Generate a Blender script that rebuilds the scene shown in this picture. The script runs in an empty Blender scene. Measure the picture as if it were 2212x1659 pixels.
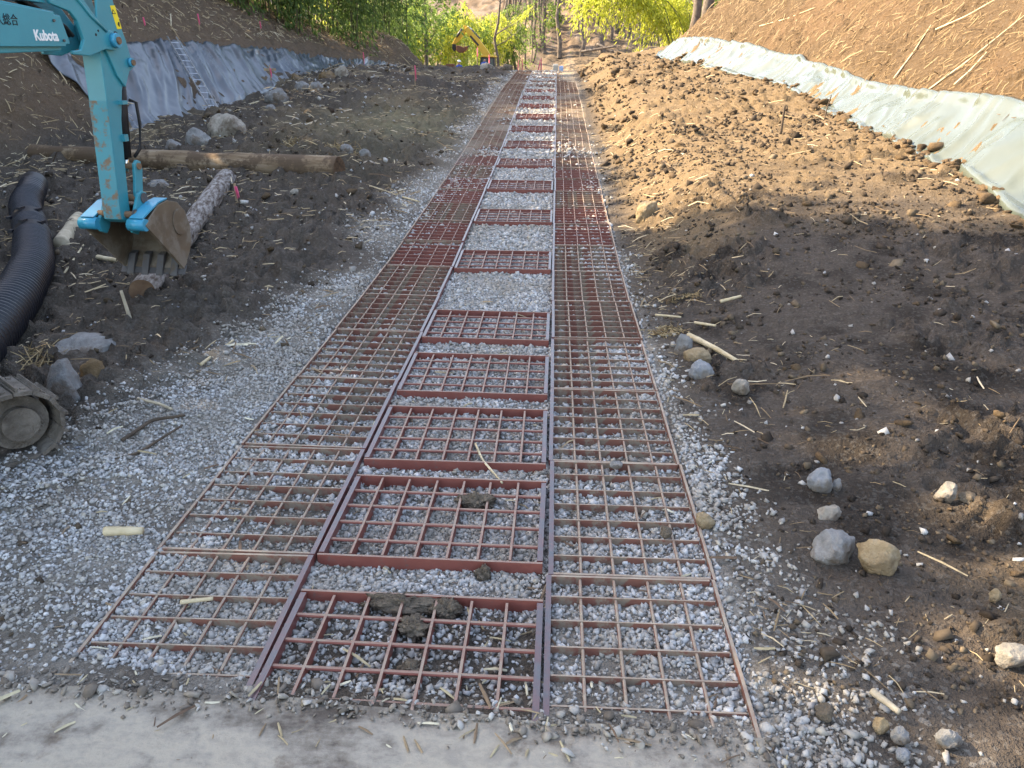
import bpy, bmesh, math, random
import numpy as np
from mathutils import Vector, Matrix

# ------------------------------------------------------------------ camera, sky, sun, exposure
scene = bpy.context.scene
COL = scene.collection
CAM = np.array([-0.055, 0.0, 2.0])
PITCH, YAW, ROLL = math.radians(23.1), math.radians(2.85), math.radians(0.45)
FPX = 1661.0                                     # focal length in pixels of a 2212 px wide frame
cam_d = bpy.data.cameras.new('camera')
cam_d.sensor_width = 36.0
cam_d.lens = 36.0 * FPX / 2212.0
cam_d.clip_start, cam_d.clip_end = 0.05, 1500.0
cam = bpy.data.objects.new('camera', cam_d)
COL.objects.link(cam)
cam.location = CAM
CAM_R = Matrix.Rotation(YAW, 3, 'Z') @ Matrix.Rotation(math.pi / 2 - PITCH, 3, 'X') @ Matrix.Rotation(ROLL, 3, 'Z')
cam.rotation_euler = CAM_R.to_euler()
scene.camera = cam

SUN_AZ, SUN_EL = math.radians(-76.0), math.radians(35.0)      # azimuth from +Y, clockwise
SUN_DIR = Vector((math.sin(SUN_AZ) * math.cos(SUN_EL), math.cos(SUN_AZ) * math.cos(SUN_EL), math.sin(SUN_EL)))
world = bpy.data.worlds.new('World')
scene.world = world
world.use_nodes = True
wn = world.node_tree
sky = wn.nodes.new('ShaderNodeTexSky')
sky.sky_type = 'NISHITA'
sky.sun_disc = False
sky.sun_elevation = SUN_EL
sky.sun_rotation = SUN_AZ
sky.altitude = 700
sky.air_density, sky.dust_density, sky.ozone_density = 1.0, 3.0, 0.4
wn.links.new(sky.outputs[0], wn.nodes['Background'].inputs[0])
wn.nodes['Background'].inputs[1].default_value = 0.15
sun_d = bpy.data.lights.new('sun', 'SUN')
sun_d.energy = 3.4
sun_d.angle = math.radians(0.55)
sun_d.color = (1.0, 0.88, 0.70)
sun = bpy.data.objects.new('sun', sun_d)
COL.objects.link(sun)
sun.rotation_euler = (-SUN_DIR).to_track_quat('-Z', 'Y').to_euler()
sun.location = (-20, 8, 30)

scene.view_settings.view_transform = 'Standard'
scene.view_settings.look = 'None'
scene.view_settings.gamma = 1.0
scene.view_settings.exposure = 2.6
scene.view_settings.use_white_balance = True            # the phone's white balance, set for the shade
scene.view_settings.white_balance_temperature = 7900
scene.view_settings.white_balance_tint = 12
scene.render.engine = 'CYCLES'
scene.cycles.max_bounces = 4
scene.cycles.diffuse_bounces = 3
scene.cycles.glossy_bounces = 2
scene.cycles.use_adaptive_sampling = True
scene.cycles.adaptive_threshold = 0.01
scene.cycles.use_denoising = True
scene.cycles.transparent_max_bounces = 6

rng = np.random.default_rng(7)
random.seed(7)

# ------------------------------------------------------------------ noise and small maths
def sstep(a, b, v):
    t = np.clip((v - a) / (b - a), 0, 1)
    return t * t * (3 - 2 * t)

def _hash(ix, iy, seed):
    h = (ix.astype(np.int64) * 374761393 + iy.astype(np.int64) * 668265263 + seed * 1442695041) & 0xFFFFFFFF
    h = ((h ^ (h >> 13)) * 1274126177) & 0xFFFFFFFF
    return ((h ^ (h >> 16)) & 0xFFFF) / 65535.0

def vnoise(x, y, seed=0):
    x = np.asarray(x, float); y = np.asarray(y, float)
    ix, iy = np.floor(x), np.floor(y)
    fx, fy = x - ix, y - iy
    fx = fx * fx * fx * (fx * (fx * 6 - 15) + 10); fy = fy * fy * fy * (fy * (fy * 6 - 15) + 10)
    a, b = _hash(ix, iy, seed), _hash(ix + 1, iy, seed)
    c, d = _hash(ix, iy + 1, seed), _hash(ix + 1, iy + 1, seed)
    return (a + (b - a) * fx) * (1 - fy) + (c + (d - c) * fx) * fy

def fbm(x, y, octv=4, seed=0, gain=0.5):
    s, amp, tot = 0.0, 1.0, 0.0
    for o in range(octv):
        s = s + amp * (vnoise(x, y, seed + o * 17) - 0.5)
        tot += amp
        x, y, amp = x * 1.93 + 3.1, y * 2.07 + 1.7, amp * gain
    return s / tot * 2.0

# ------------------------------------------------------------------ terrain, as one height function
_PY = np.array([-30, 0, 6.5, 7.6, 9.6, 11.6, 13.6, 15.6, 17.6, 19.55, 21.5, 23.5, 25.5, 27.5, 29.5, 31.5, 33.5, 35.5, 37.2, 40, 44, 50, 60, 75, 84, 400])
_PZ = np.array([0, 0, 0, .01, .10, .18, .266, .37, .51, .626, .765, .875, 1.0, 1.087, 1.165, 1.24, 1.32, 1.40, 1.43, 1.36, 1.05, .45, -.1, -.7, -.5, -.5])
_fy = np.arange(-30, 400, 0.1)
_fz = np.interp(_fy, _PY, _PZ)
_k = np.exp(-0.5 * (np.arange(-14, 15) / 6.0) ** 2); _k /= _k.sum()
_fz = np.convolve(np.pad(_fz, 14, mode='edge'), _k, mode='valid')

def prof(y):
    return np.interp(y, _fy, _fz)

TRACK_L, TRACK_R = -1.775, 0.67

def right_toe(y):       # foot of the right-hand slope (lower edge of the pale sheet)
    return np.interp(y, [-10, 6, 9, 12, 16, 20, 24, 28, 32, 40, 55, 70, 90], [4.4, 4.55, 4.7, 4.85, 5.15, 5.35, 4.75, 4.25, 3.85, 5.6, 8.0, 10, 14])

def left_toe(y):
    return np.interp(y, [-10, 8, 12, 16.4, 20.8, 25, 32, 40, 48, 58, 75, 95], [-8.6, -9.0, -9.1, -8.9, -8.4, -8.3, -8.2, -7.6, -7.2, -12, -20, -26])

def macro(x, y):
    x = np.asarray(x, float); y = np.asarray(y, float)
    z = prof(y)
    # right-hand spread soil
    f = np.interp(y, [-5, 2.2, 5, 9, 34, 40, 46], [.04, .05, .30, 1.0, 1.05, .8, .5])
    rise = 0.47 * sstep(0.72, 2.1, x) + 0.075 * np.clip(x - 1.6, 0, 3.4)
    z = z + f * rise
    # right-hand slope
    dx = x - right_toe(y)
    sl = np.interp(y, [0, 30, 36, 60, 90], [.92, .95, .6, .45, .4])
    up = np.clip(dx, 0, None)
    z = z + np.where(up < 11, up * sl, 11 * sl + (up - 11) * .25) * (0.82 + 0.18 * sstep(0, .8, up))
    # left-hand ground
    lx = np.clip(-1.9 - x, 0, 12)
    z = z + np.interp(y, [0, 6, 12, 20, 40], [-.10, -.10, .0, .05, .0]) * sstep(0, 3, lx)
    def bump(cx, cy, rx, ry, a):
        return a * np.exp(-(((x - cx) / rx) ** 2 + ((y - cy) / ry) ** 2))
    z = z + bump(-4.3, 14.2, 1.5, 1.5, .30) + bump(-6.4, 27, 2.2, 4.5, .42) + bump(-6.6, 17, 1.6, 2.0, .22)
    z = z + bump(-9.3, 46.5, 1.9, 4.0, 1.25) + bump(5.2, 37, 2.4, 4.0, .35) + bump(1.9, 33, 1.0, 3.0, .18)
    z = z - bump(-6.2, 8.5, 1.2, 3.0, .16) + bump(-8.0, 7, 1.2, 3.0, .25)
    dl = left_toe(y) - x
    upl = np.clip(dl, 0, None)
    kl = np.interp(y, [20, 27, 38, 60], [.84, .70, .44, .40])
    z = z + np.where(upl < 16, upl * kl, 16 * kl + (upl - 16) * .2) * (0.8 + 0.2 * sstep(0, 1.0, upl))
    # far hillside
    far = np.clip(y - 84 - 0.10 * np.abs(x + 4) , 0, None)
    z = z + np.where(far < 110, far * .31, 110 * .31 + (far - 110) * .1) + .9 * sstep(0, 16, far)
    return z

def track_bed(x, y):
    """1 inside the panels' strip"""
    return sstep(TRACK_L - .07, TRACK_L + .03, x) * (1 - sstep(TRACK_R - .03, TRACK_R + .06, x)) * (1 - sstep(36.6, 37.4, y)) * sstep(1.3, 1.6, y)

def gravel_mask(x, y):
    n = fbm(x * .9, y * .9, 4, 31)
    left = np.interp(y, [0, 2, 3.5, 5, 7, 10, 16, 26, 37], [-3.3, -3.15, -2.9, -2.55, -2.25, -2.12, -2.05, -2.0, -1.95])
    right = np.interp(y, [0, 2, 3, 4, 5.5, 8, 37], [1.6, 1.18, .92, .80, .70, .62, .60])
    g = sstep(left - .35, left + .35, x + n * .55) * (1 - sstep(right - .25, right + .25, x + n * .4))
    return g

# panels: centre row (across) and side rows (along)
CENTRE = [1.80, 2.73, 3.60, 4.53, 5.55] + [7.60 + 2.0 * i for i in range(15)]
SHORT, LONG = 0.70, 0.98

def gravel_depth(x, y):
    """how far the loose fill lies below the panels' tops"""
    n = fbm(x * 1.7, y * 1.7, 3, 77)
    d = .042 + .018 * n
    centre = sstep(-1.03, -.97, x) * (1 - sstep(-.11, -.05, x))
    d = d + .012 * centre * np.interp(y, [2, 7, 30], [1, 1.0, 0])
    side = 1 - centre
    out = np.where(x < -1.0, sstep(-1.2, -1.75, x), sstep(.15, .62, x))
    d = d - side * out * np.interp(y, [1.8, 2.3, 4.6, 6, 20, 30], [.012, .016, .016, .012, .016, .020])
    d = d + .016 * side * sstep(4.2, 5.6, y) * (1 - sstep(10, 14, y)) - .030 * sstep(11, 19, y + 4 * n) * side
    d = np.clip(d, .011, .06)
    ye = 1.875 - .06 * (x + .04)
    return d * sstep(ye + .0, ye + .22, y) + .002

def ground(x, y):
    """macro terrain + bed + clods; what the mesh uses"""
    x = np.asarray(x, float); y = np.asarray(y, float)
    z = macro(x, y)
    tb = track_bed(x, y)
    z = z - tb * gravel_depth(x, y)
    off = 1 - tb
    gm = gravel_mask(x, y)
    rs = sstep(.75, 1.15, x) * (1 - .75 * gm)
    ls = sstep(-1.9, -2.6, x) * (1 - .7 * gm)
    far = 1 - .5 * sstep(40, 90, y)
    r1 = fbm(x * 1.5, y * 2.3, 4, 5)
    r2 = fbm(x * 5.5, y * 9.0, 4, 9)
    r3 = np.abs(fbm(x * 13, y * 20, 3, 13))
    crust = sstep(-.02, .16, fbm(x * .75 + .3 * y, y * 1.25 - .2 * x, 4, 21)) * np.interp(y, [2, 8, 12], [.8, 1, 1])
    lump = np.tanh(np.clip(fbm(x * 4.2, y * 5.5, 4, 171) - .06, 0, None) * 11) * .060 + np.tanh(np.clip(fbm(x * 10, y * 13, 3, 173) - .10, 0, None) * 12) * .036
    crack = np.clip(.10 - np.abs(fbm(x * 3.3, y * 5.0, 3, 175)), 0, .1) * 10
    scrape = fbm(x * 1.6 + y * 1.0, y * 10.0 - x * 2.4, 3, 177)
    crumb = fbm(x * 27, y * 31, 2, 181)
    amp = np.interp(y, [1, 4, 8, 10, 14, 22], [.75, .95, .95, .75, .75, 1.05])
    z = z + rs * far * amp * (.060 * r1 + crust * (.045 * r2 + 1.15 * lump - .025 * crack + .030 * crumb) + (1 - crust) * (.010 * r2 + .022 * scrape + .007 * crumb - .008 * crack))
    z = z + ls * far * (1.35 * lump + .028 * crumb)
    z = z + ls * far * (.13 * fbm(x * 1.1, y * 1.1, 4, 41) + .055 * r2 + .025 * (r3 - .1))
    z = z + off * gm * (.012 * r2 + .008 * r3 - .012)
    z = z + off * np.interp(y, [0, 8, 16], [.0, .03, .05]) * sstep(TRACK_L + .02, TRACK_L - .35, x) * sstep(-.1, .5, fbm(x * 1.3, y * .8, 2, 61))
    dig = sstep(60, 90, y)
    z = z + dig * (.9 * fbm(x * .15, y * .15, 4, 51) + .35 * fbm(x * .9, y * .9, 3, 53) * sstep(84, 96, y))
    return z

def ray(px, py):
    d = CAM_R @ Vector(((px - 1106.0) / FPX, (829.5 - py) / FPX, -1.0))
    return np.array(d)

def gp(px, py, lift=0.0, fn=None):
    """world point where the sight line of a place in the photograph meets the terrain"""
    fn = fn or macro
    d = ray(px, py)
    ts = np.geomspace(1.2, 260, 2600)
    P = CAM[None] + ts[:, None] * d[None]
    below = P[:, 2] < fn(P[:, 0], P[:, 1]) + lift
    i = int(np.argmax(below)) if below.any() else len(ts) - 1
    a, b = ts[max(i - 1, 0)], ts[i]
    for _ in range(24):
        m = .5 * (a + b); p = CAM + m * d
        if p[2] < fn(p[0], p[1]) + lift: b = m
        else: a = m
    return CAM + b * d

def at_y(px, py, y):
    d = ray(px, py)
    return CAM + d * (y / d[1])

def px_per_m(p):
    v = np.array(CAM_R.transposed() @ Vector(np.asarray(p, float) - CAM))
    return FPX / -v[2]

# ------------------------------------------------------------------ mesh helpers
def np_mesh(name, V, F, smooth=False):
    V = np.asarray(V, np.float32); F = np.asarray(F, np.int32)
    me = bpy.data.meshes.new(name)
    n, k = F.shape
    me.vertices.add(len(V)); me.vertices.foreach_set('co', V.ravel())
    me.loops.add(n * k); me.loops.foreach_set('vertex_index', F.ravel())
    me.polygons.add(n)
    me.polygons.foreach_set('loop_start', np.arange(0, n * k, k, dtype=np.int32))
    me.polygons.foreach_set('loop_total', np.full(n, k, np.int32))
    if smooth: me.polygons.foreach_set('use_smooth', np.ones(n, bool))
    me.update(calc_edges=True)
    return me

def link(name, me, mat=None, parent=None):
    o = bpy.data.objects.new(name, me)
    COL.objects.link(o)
    if mat is not None and me is not None and not me.materials: me.materials.append(mat)
    if parent is not None: o.parent = parent
    return o

def tag(o, label=None, cat=None, group=None, kind=None):
    if label: o['label'] = label
    if cat: o['category'] = cat
    if group: o['group'] = group
    if kind: o['kind'] = kind
    return o

def empty(name, loc, rotz=0.0):
    o = bpy.data.objects.new(name, None)
    COL.objects.link(o)
    o.empty_display_size = .2
    o.location = loc; o.rotation_euler = (0, 0, rotz)
    return o

class MB:
    """collects simple solids into one mesh"""
    def __init__(self): self.V = []; self.F = []
    def add(self, V, F):
        b = len(self.V)
        self.V += [tuple(map(float, v)) for v in V]; self.F += [tuple(int(i) + b for i in f) for f in F]
        return self
    def box(self, c, s, R=None):
        c = np.array(c, float); h = np.array(s, float) / 2
        P = np.array([[x, y, z] for x in (-1, 1) for y in (-1, 1) for z in (-1, 1)], float) * h
        if R is not None: P = P @ np.array(R).T
        return self.add(P + c, [(0, 1, 3, 2), (4, 6, 7, 5), (0, 4, 5, 1), (2, 3, 7, 6), (0, 2, 6, 4), (1, 5, 7, 3)])
    def tube(self, pts, rad, n=8, cap=True, flat=1.0):
        pts = np.array(pts, float)
        if np.isscalar(rad): rad = [rad] * len(pts)
        V, F = [], []
        T = np.gradient(pts, axis=0) if len(pts) > 2 else np.array([pts[1] - pts[0]] * 2)
        ref = np.array([0, 0, 1.0])
        for i, p in enumerate(pts):
            t = T[i] / (np.linalg.norm(T[i]) + 1e-9)
            r = ref if abs(t @ ref) < .95 else np.array([1.0, 0, 0])
            a = np.cross(t, r); a /= np.linalg.norm(a); b = np.cross(a, t)
            for j in range(n):
                w = 2 * math.pi * j / n
                V.append(p + rad[i] * (math.cos(w) * a + flat * math.sin(w) * b))
        for i in range(len(pts) - 1):
            for j in range(n):
                k = (j + 1) % n
                F.append((i * n + j, i * n + k, (i + 1) * n + k, (i + 1) * n + j))
        if cap:
            F.append(tuple(range(n))[::-1]); F.append(tuple((len(pts) - 1) * n + j for j in range(n)))
        return self.add(V, F)
    def prism(self, poly, w0, w1, o, a, u, r):
        """polygon in the (a,u) plane through o, extruded along r from w0 to w1"""
        o, a, u, r = (np.array(q, float) for q in (o, a, u, r))
        n = len(poly)
        V = [o + p[0] * a + p[1] * u + w * r for w in (w0, w1) for p in poly]
        F = [tuple(range(n)), tuple(range(2 * n - 1, n - 1, -1))] + [(i, i + n, (i + 1) % n + n, (i + 1) % n) for i in range(n)]
        return self.add(V, F)
    def build(self, name, mat, parent=None, origin=None, smooth=False, bevel=0):
        V = np.array(self.V)
        if origin is not None: V = V - np.array(origin)
        me = bpy.data.meshes.new(name)
        me.from_pydata(V.tolist(), [], self.F)
        bm = bmesh.new(); bm.from_mesh(me); bmesh.ops.recalc_face_normals(bm, faces=bm.faces); bm.to_mesh(me); bm.free()
        if smooth:
            for p in me.polygons: p.use_smooth = True
        o = link(name, me, mat, parent)
        if bevel:
            md = o.modifiers.new('bevel', 'BEVEL'); md.width = bevel; md.segments = 2; md.limit_method = 'ANGLE'; md.angle_limit = .6
        return o

def ico(sub=1):
    bm = bmesh.new(); bmesh.ops.create_icosphere(bm, subdivisions=sub, radius=1.0)
    V = np.array([v.co[:] for v in bm.verts]); F = np.array([[v.index for v in f.verts] for f in bm.faces]); bm.free()
    return V, F

def rand_rot(n, r, tilt=1.0):
    """random rotations: free spin about z, limited tilt"""
    a = r.uniform(0, 2 * np.pi, n); b = r.normal(0, .6 * tilt, n); c = r.normal(0, .6 * tilt, n)
    ca, sa, cb, sb, cc, sc = np.cos(a), np.sin(a), np.cos(b), np.sin(b), np.cos(c), np.sin(c)
    Z0, O1 = np.zeros(n), np.ones(n)
    Rz = np.array([[ca, -sa, Z0], [sa, ca, Z0], [Z0, Z0, O1]]).transpose(2, 0, 1)
    Rx = np.array([[O1, Z0, Z0], [Z0, cb, -sb], [Z0, sb, cb]]).transpose(2, 0, 1)
    Ry = np.array([[cc, Z0, sc], [Z0, O1, Z0], [-sc, Z0, cc]]).transpose(2, 0, 1)
    return Rz @ Rx @ Ry

def scatter(temps, F, pos, R, S, idx):
    V = np.empty((len(pos), temps[0].shape[0], 3))
    for k, t in enumerate(temps):
        m = idx == k
        if m.any():
            V[m] = np.einsum('nij,nvj->nvi', R[m], t[None] * S[m][:, None, :]) + pos[m][:, None, :]
    nv = temps[0].shape[0]
    FF = (F[None] + (np.arange(len(pos)) * nv)[:, None, None]).reshape(-1, F.shape[1])
    return V.reshape(-1, 3), FF

# ------------------------------------------------------------------ materials
def new_mat(name):
    m = bpy.data.materials.new(name); m.use_nodes = True
    return m, m.node_tree.nodes, m.node_tree.links, m.node_tree.nodes['Principled BSDF']

def ramp(N, stops):
    r = N.new('ShaderNodeValToRGB')
    e = r.color_ramp.elements
    while len(e) < len(stops): e.new(.5)
    for i, (p, c) in enumerate(stops):
        e[i].position = p; e[i].color = (*c, 1)
    return r

def noise_node(N, L, scale, detail=5, rough=.6, coord='Object', vec=None):
    n = N.new('ShaderNodeTexNoise'); n.inputs['Scale'].default_value = scale
    n.inputs['Detail'].default_value = detail; n.inputs['Roughness'].default_value = rough
    if vec is None:
        tc = N.new('ShaderNodeTexCoord'); L.new(tc.outputs[coord], n.inputs['Vector'])
    else: L.new(vec, n.inputs['Vector'])
    return n

def simple(name, c0, c1, scale=6.0, rough=.8, bump=.2, bscale=40, metal=0.0, island=0.0, spec=.3, detail=6, bdist=.01):
    m, N, L, B = new_mat(name)
    n = noise_node(N, L, scale, detail)
    r = ramp(N, [(.32, c0), (.68, c1)])
    L.new(n.outputs['Fac'], r.inputs[0])
    col = r.outputs[0]
    if island:
        g = N.new('ShaderNodeNewGeometry'); hs = N.new('ShaderNodeHueSaturation')
        mr = N.new('ShaderNodeMapRange'); mr.inputs[3].default_value = 1 - island; mr.inputs[4].default_value = 1 + island
        L.new(g.outputs['Random Per Island'], mr.inputs[0]); L.new(mr.outputs[0], hs.inputs['Value']); L.new(col, hs.inputs['Color'])
        col = hs.outputs[0]
    L.new(col, B.inputs['Base Color'])
    B.inputs['Roughness'].default_value = rough; B.inputs['Metallic'].default_value = metal
    B.inputs['Specular IOR Level'].default_value = spec
    if bump:
        bn = noise_node(N, L, bscale, 6, .65)
        b = N.new('ShaderNodeBump'); b.inputs['Strength'].default_value = bump; b.inputs['Distance'].default_value = bdist
        L.new(bn.outputs['Fac'], b.inputs['Height']); L.new(b.outputs[0], B.inputs['Normal'])
    return m

def worn(name, paint0, paint1, wear, amount=.5, wscale=9, rough=.5, topdust=None, metal=0.0):
    """paint with chipped / rubbed patches, optional dust lying on upward faces"""
    m, N, L, B = new_mat(name)
    n = noise_node(N, L, 3.0, 4); r = ramp(N, [(.3, paint0), (.7, paint1)]); L.new(n.outputs[0], r.inputs[0])
    w = noise_node(N, L, wscale, 9, .72); wr = ramp(N, [(max(amount - .04, 0), (1, 1, 1)), (amount + .05, (0, 0, 0))]); L.new(w.outputs[0], wr.inputs[0])
    mx = N.new('ShaderNodeMix'); mx.data_type = 'RGBA'
    L.new(wr.outputs[0], mx.inputs[0]); L.new(r.outputs[0], mx.inputs[6]); mx.inputs[7].default_value = (*wear, 1)
    col = mx.outputs[2]
    if topdust:
        g = N.new('ShaderNodeNewGeometry'); s = N.new('ShaderNodeSeparateXYZ'); L.new(g.outputs['Normal'], s.inputs[0])
        d = noise_node(N, L, 7, 5, .7); a = N.new('ShaderNodeMath'); a.operation = 'MULTIPLY_ADD'; a.use_clamp = True
        sm = N.new('ShaderNodeMapRange'); sm.inputs[1].default_value = .6; sm.inputs[2].default_value = .95
        L.new(s.outputs[2], sm.inputs[0])
        dr = ramp(N, [(.3, (.25,) * 3), (.62, (1,) * 3)]); L.new(d.outputs[0], dr.inputs[0])
        mm = N.new('ShaderNodeMath'); mm.operation = 'MULTIPLY'; L.new(sm.outputs[0], mm.inputs[0]); L.new(dr.outputs[0], mm.inputs[1])
        mx2 = N.new('ShaderNodeMix'); mx2.data_type = 'RGBA'
        L.new(mm.outputs[0], mx2.inputs[0]); L.new(col, mx2.inputs[6]); mx2.inputs[7].default_value = (*topdust, 1); col = mx2.outputs[2]
    L.new(col, B.inputs['Base Color'])
    rr = N.new('ShaderNodeMapRange'); rr.inputs[3].default_value = rough; rr.inputs[4].default_value = min(rough + .35, 1)
    L.new(wr.outputs[0], rr.inputs[0]); L.new(rr.outputs[0], B.inputs['Roughness'])
    B.inputs['Metallic'].default_value = metal
    b = N.new('ShaderNodeBump'); b.inputs['Strength'].default_value = .25; b.inputs['Distance'].default_value = .004
    L.new(w.outputs[0], b.inputs['Height']); L.new(b.outputs[0], B.inputs['Normal'])
    return m

def leaf_mat(name, c0, c1, trans=.5):
    m, N, L, B = new_mat(name)
    g = N.new('ShaderNodeNewGeometry'); r = ramp(N, [(0, c0), (1, c1)]); L.new(g.outputs['Random Per Island'], r.inputs[0])
    L.new(r.outputs[0], B.inputs['Base Color']); B.inputs['Roughness'].default_value = .55; B.inputs['Specular IOR Level'].default_value = .25
    t = N.new('ShaderNodeBsdfTranslucent'); L.new(r.outputs[0], t.inputs['Color'])
    mx = N.new('ShaderNodeMixShader'); mx.inputs[0].default_value = trans
    L.new(B.outputs[0], mx.inputs[1]); L.new(t.outputs[0], mx.inputs[2]); L.new(mx.outputs[0], N['Material Output'].inputs['Surface'])
    return m

def island_mat(name, stops, rough=.85, bump=.35, bscale=60, spec=.3, grime=None):
    """one colour per loose piece, picked along a ramp, with fine relief"""
    m, N, L, B = new_mat(name)
    g = N.new('ShaderNodeNewGeometry'); r = ramp(N, stops); L.new(g.outputs['Random Per Island'], r.inputs[0])
    n = noise_node(N, L, 30, 2, .7); hs = N.new('ShaderNodeHueSaturation'); mr = N.new('ShaderNodeMapRange')
    mr.inputs[1].default_value = .3; mr.inputs[2].default_value = .7; mr.inputs[3].default_value = .78; mr.inputs[4].default_value = 1.12
    L.new(n.outputs[0], mr.inputs[0]); L.new(mr.outputs[0], hs.inputs['Value']); L.new(r.outputs[0], hs.inputs['Color'])
    col = hs.outputs[0]
    if grime:
        gn = noise_node(N, L, 1.3, 3, .65); gr = ramp(N, [(.44, (0,) * 3), (.62, (.8,) * 3)]); L.new(gn.outputs[0], gr.inputs[0])
        mx = N.new('ShaderNodeMix'); mx.data_type = 'RGBA'; L.new(gr.outputs[0], mx.inputs[0]); L.new(col, mx.inputs[6]); mx.inputs[7].default_value = (*grime, 1)
        col = mx.outputs[2]
    L.new(col, B.inputs['Base Color']); B.inputs['Roughness'].default_value = rough; B.inputs['Specular IOR Level'].default_value = spec
    if bump:
        b = N.new('ShaderNodeBump'); b.inputs['Strength'].default_value = bump; b.inputs['Distance'].default_value = .004
        bn = noise_node(N, L, bscale, 2, .6); L.new(bn.outputs[0], b.inputs['Height']); L.new(b.outputs[0], B.inputs['Normal'])
    return m

# ------------------------------------------------------------------ the ground sheet
def build_ground():
    ys = [-14, -10, -7, -5, -3.5, -2.4, -1.5, -.8, -.2, .3]
    y = .6
    while y < 150:
        ys.append(y); y += max(.0098, .0062 * (y + .6)) if y < 60 else (.0125 * y if y < 82 or y > 124 else .42)
    ys += [170, 200, 240, 300]
    ys = np.array(ys)
    s = np.linspace(-1, 1, 660)
    u = np.sinh(1.9 * s) / math.sinh(1.9) * 1.35 - .03
    X = u[None, :] * (np.clip(ys, 0, None)[:, None] * 1.0 + 5.5)
    Y = np.repeat(ys[:, None], len(u), 1)
    Z = ground(X, Y)
    n, k = X.shape
    V = np.stack([X, Y, Z], -1).reshape(-1, 3)
    i = np.arange(n * k).reshape(n, k)
    F = np.stack([i[:-1, :-1], i[:-1, 1:], i[1:, 1:], i[1:, :-1]], -1).reshape(-1, 4)
    me = np_mesh('ground', V, F, smooth=True)
    x, y = X.ravel(), Y.ravel()
    # soil colours by place, with sunlight put in as dry tan and shade as brown
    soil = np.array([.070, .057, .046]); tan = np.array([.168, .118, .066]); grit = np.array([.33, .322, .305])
    litter = np.array([.078, .052, .029]); litter_l = np.array([.120, .083, .055]); dust = np.array([.30, .235, .155]); forest = np.array([.150, .108, .074])
    grey = np.array([.090, .076, .062])
    C = np.repeat(soil[None], len(x), 0)
    def mixc(C, c, w): return C * (1 - w[:, None]) + np.asarray(c)[None] * w[:, None]
    n1 = fbm(x * .7, y * .7, 4, 91); n2 = fbm(x * 2.6, y * 2.6, 4, 95); n3 = fbm(x * .25, y * .25, 3, 99)
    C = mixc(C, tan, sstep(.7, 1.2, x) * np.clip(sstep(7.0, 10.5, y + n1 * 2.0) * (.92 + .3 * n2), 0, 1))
    C = mixc(C, tan * .9, sstep(1.4, 2.2, x + n1 * .3) * (1 - sstep(2.6, 3.8, y + n1)) * .6)  # tan again, painting in the near sun patch
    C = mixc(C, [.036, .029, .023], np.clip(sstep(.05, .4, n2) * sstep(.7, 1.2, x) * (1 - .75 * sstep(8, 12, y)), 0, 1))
    C = mixc(C, grey, sstep(-1.9, -2.4, x) * (.55 + .5 * n1).clip(0, 1) * (1 - sstep(9, 13, y)))
    C = mixc(C, [.155, .118, .075], sstep(-2.2, -3.2, x) * sstep(-.1, .35, n1) * sstep(12, 16, y) * .7)
    C = mixc(C, [.19, .175, .105], np.exp(-(((x + 3.4) / 1.6) ** 2 + ((y - 17.5) / 3.5) ** 2)) * (.75 + .5 * n2).clip(0, 1) * .8)
    g = gravel_mask(x, y)
    C = mixc(C, np.array([.225, .208, .180]), g * (.45 + .75 * n2 + .15).clip(0, .95) * np.where(x > .75, .45, 1.0))
    C = mixc(C, grit * 1.05, sstep(-1.03, -1.0, x) * (1 - sstep(-.08, -.05, x)) * (1 - sstep(36.5, 37, y)) * sstep(3, 8, y) * .8)
    C = mixc(C, dust, track_bed(x, y) * sstep(13, 22, y + 3 * n1) * (.5 + .7 * n1 + .4 * sstep(-.9, -.2, x) * 0).clip(0, .9) * (1 - sstep(-1.05, -1.0, x) * (1 - sstep(-.08, -.03, x)) * .6))
    C = mixc(C, litter, sstep(.1, .8, x - right_toe(y)) * sstep(-14, 4, y))
    C = mixc(C, [.12, .075, .042], sstep(.1, .8, x - right_toe(y)) * sstep(.0, .5, n1) * .6)
    C = mixc(C, litter_l, sstep(.0, .8, left_toe(y) - x))
    C = mixc(C, forest, sstep(80, 92, y))
    C = mixc(C, [.21, .155, .10], sstep(62, 78, y) * (1 - sstep(88, 97, y + n3 * 6)))
    C = mixc(C, [.14, .10, .075], sstep(84, 95, y) * sstep(.1, .5, fbm(x * .12, y * .3, 3, 88)) * .7)
    first = track_bed(x, y) * sstep(-1.03, -1.0, x) * (1 - sstep(-.08, -.05, x)) * (1 - sstep(2.40, 2.52, y))
    C = mixc(C, [.060, .048, .037], first * .85)
    C = mixc(C, [.11, .095, .078], sstep(-1.7, -2.0, x) * (1 - sstep(2.3, 3.0, y + n1)) * .6)
    spot = vnoise(x * .8, y * .55, 301) * .45 + vnoise(x * 2.2, y * 1.2, 302) * .55
    hill = sstep(80, 95, y)
    C = mixc(C, [.19, .155, .125], hill * sstep(.56, .70, spot) * .8)
    C = mixc(C, [.055, .042, .032], hill * sstep(.46, .34, spot) * .8)
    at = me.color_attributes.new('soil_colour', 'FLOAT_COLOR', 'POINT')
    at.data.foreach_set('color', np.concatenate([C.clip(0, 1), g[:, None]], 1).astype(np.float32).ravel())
    m, N, L, B = new_mat('ground_soil')
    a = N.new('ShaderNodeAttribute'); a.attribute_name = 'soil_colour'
    f = noise_node(N, L, 11, 5, .72); f2 = noise_node(N, L, 62, 2, .7)
    mr = N.new('ShaderNodeMapRange'); mr.inputs[1].default_value = .28; mr.inputs[2].default_value = .72; mr.inputs[3].default_value = .62; mr.inputs[4].default_value = 1.36
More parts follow.
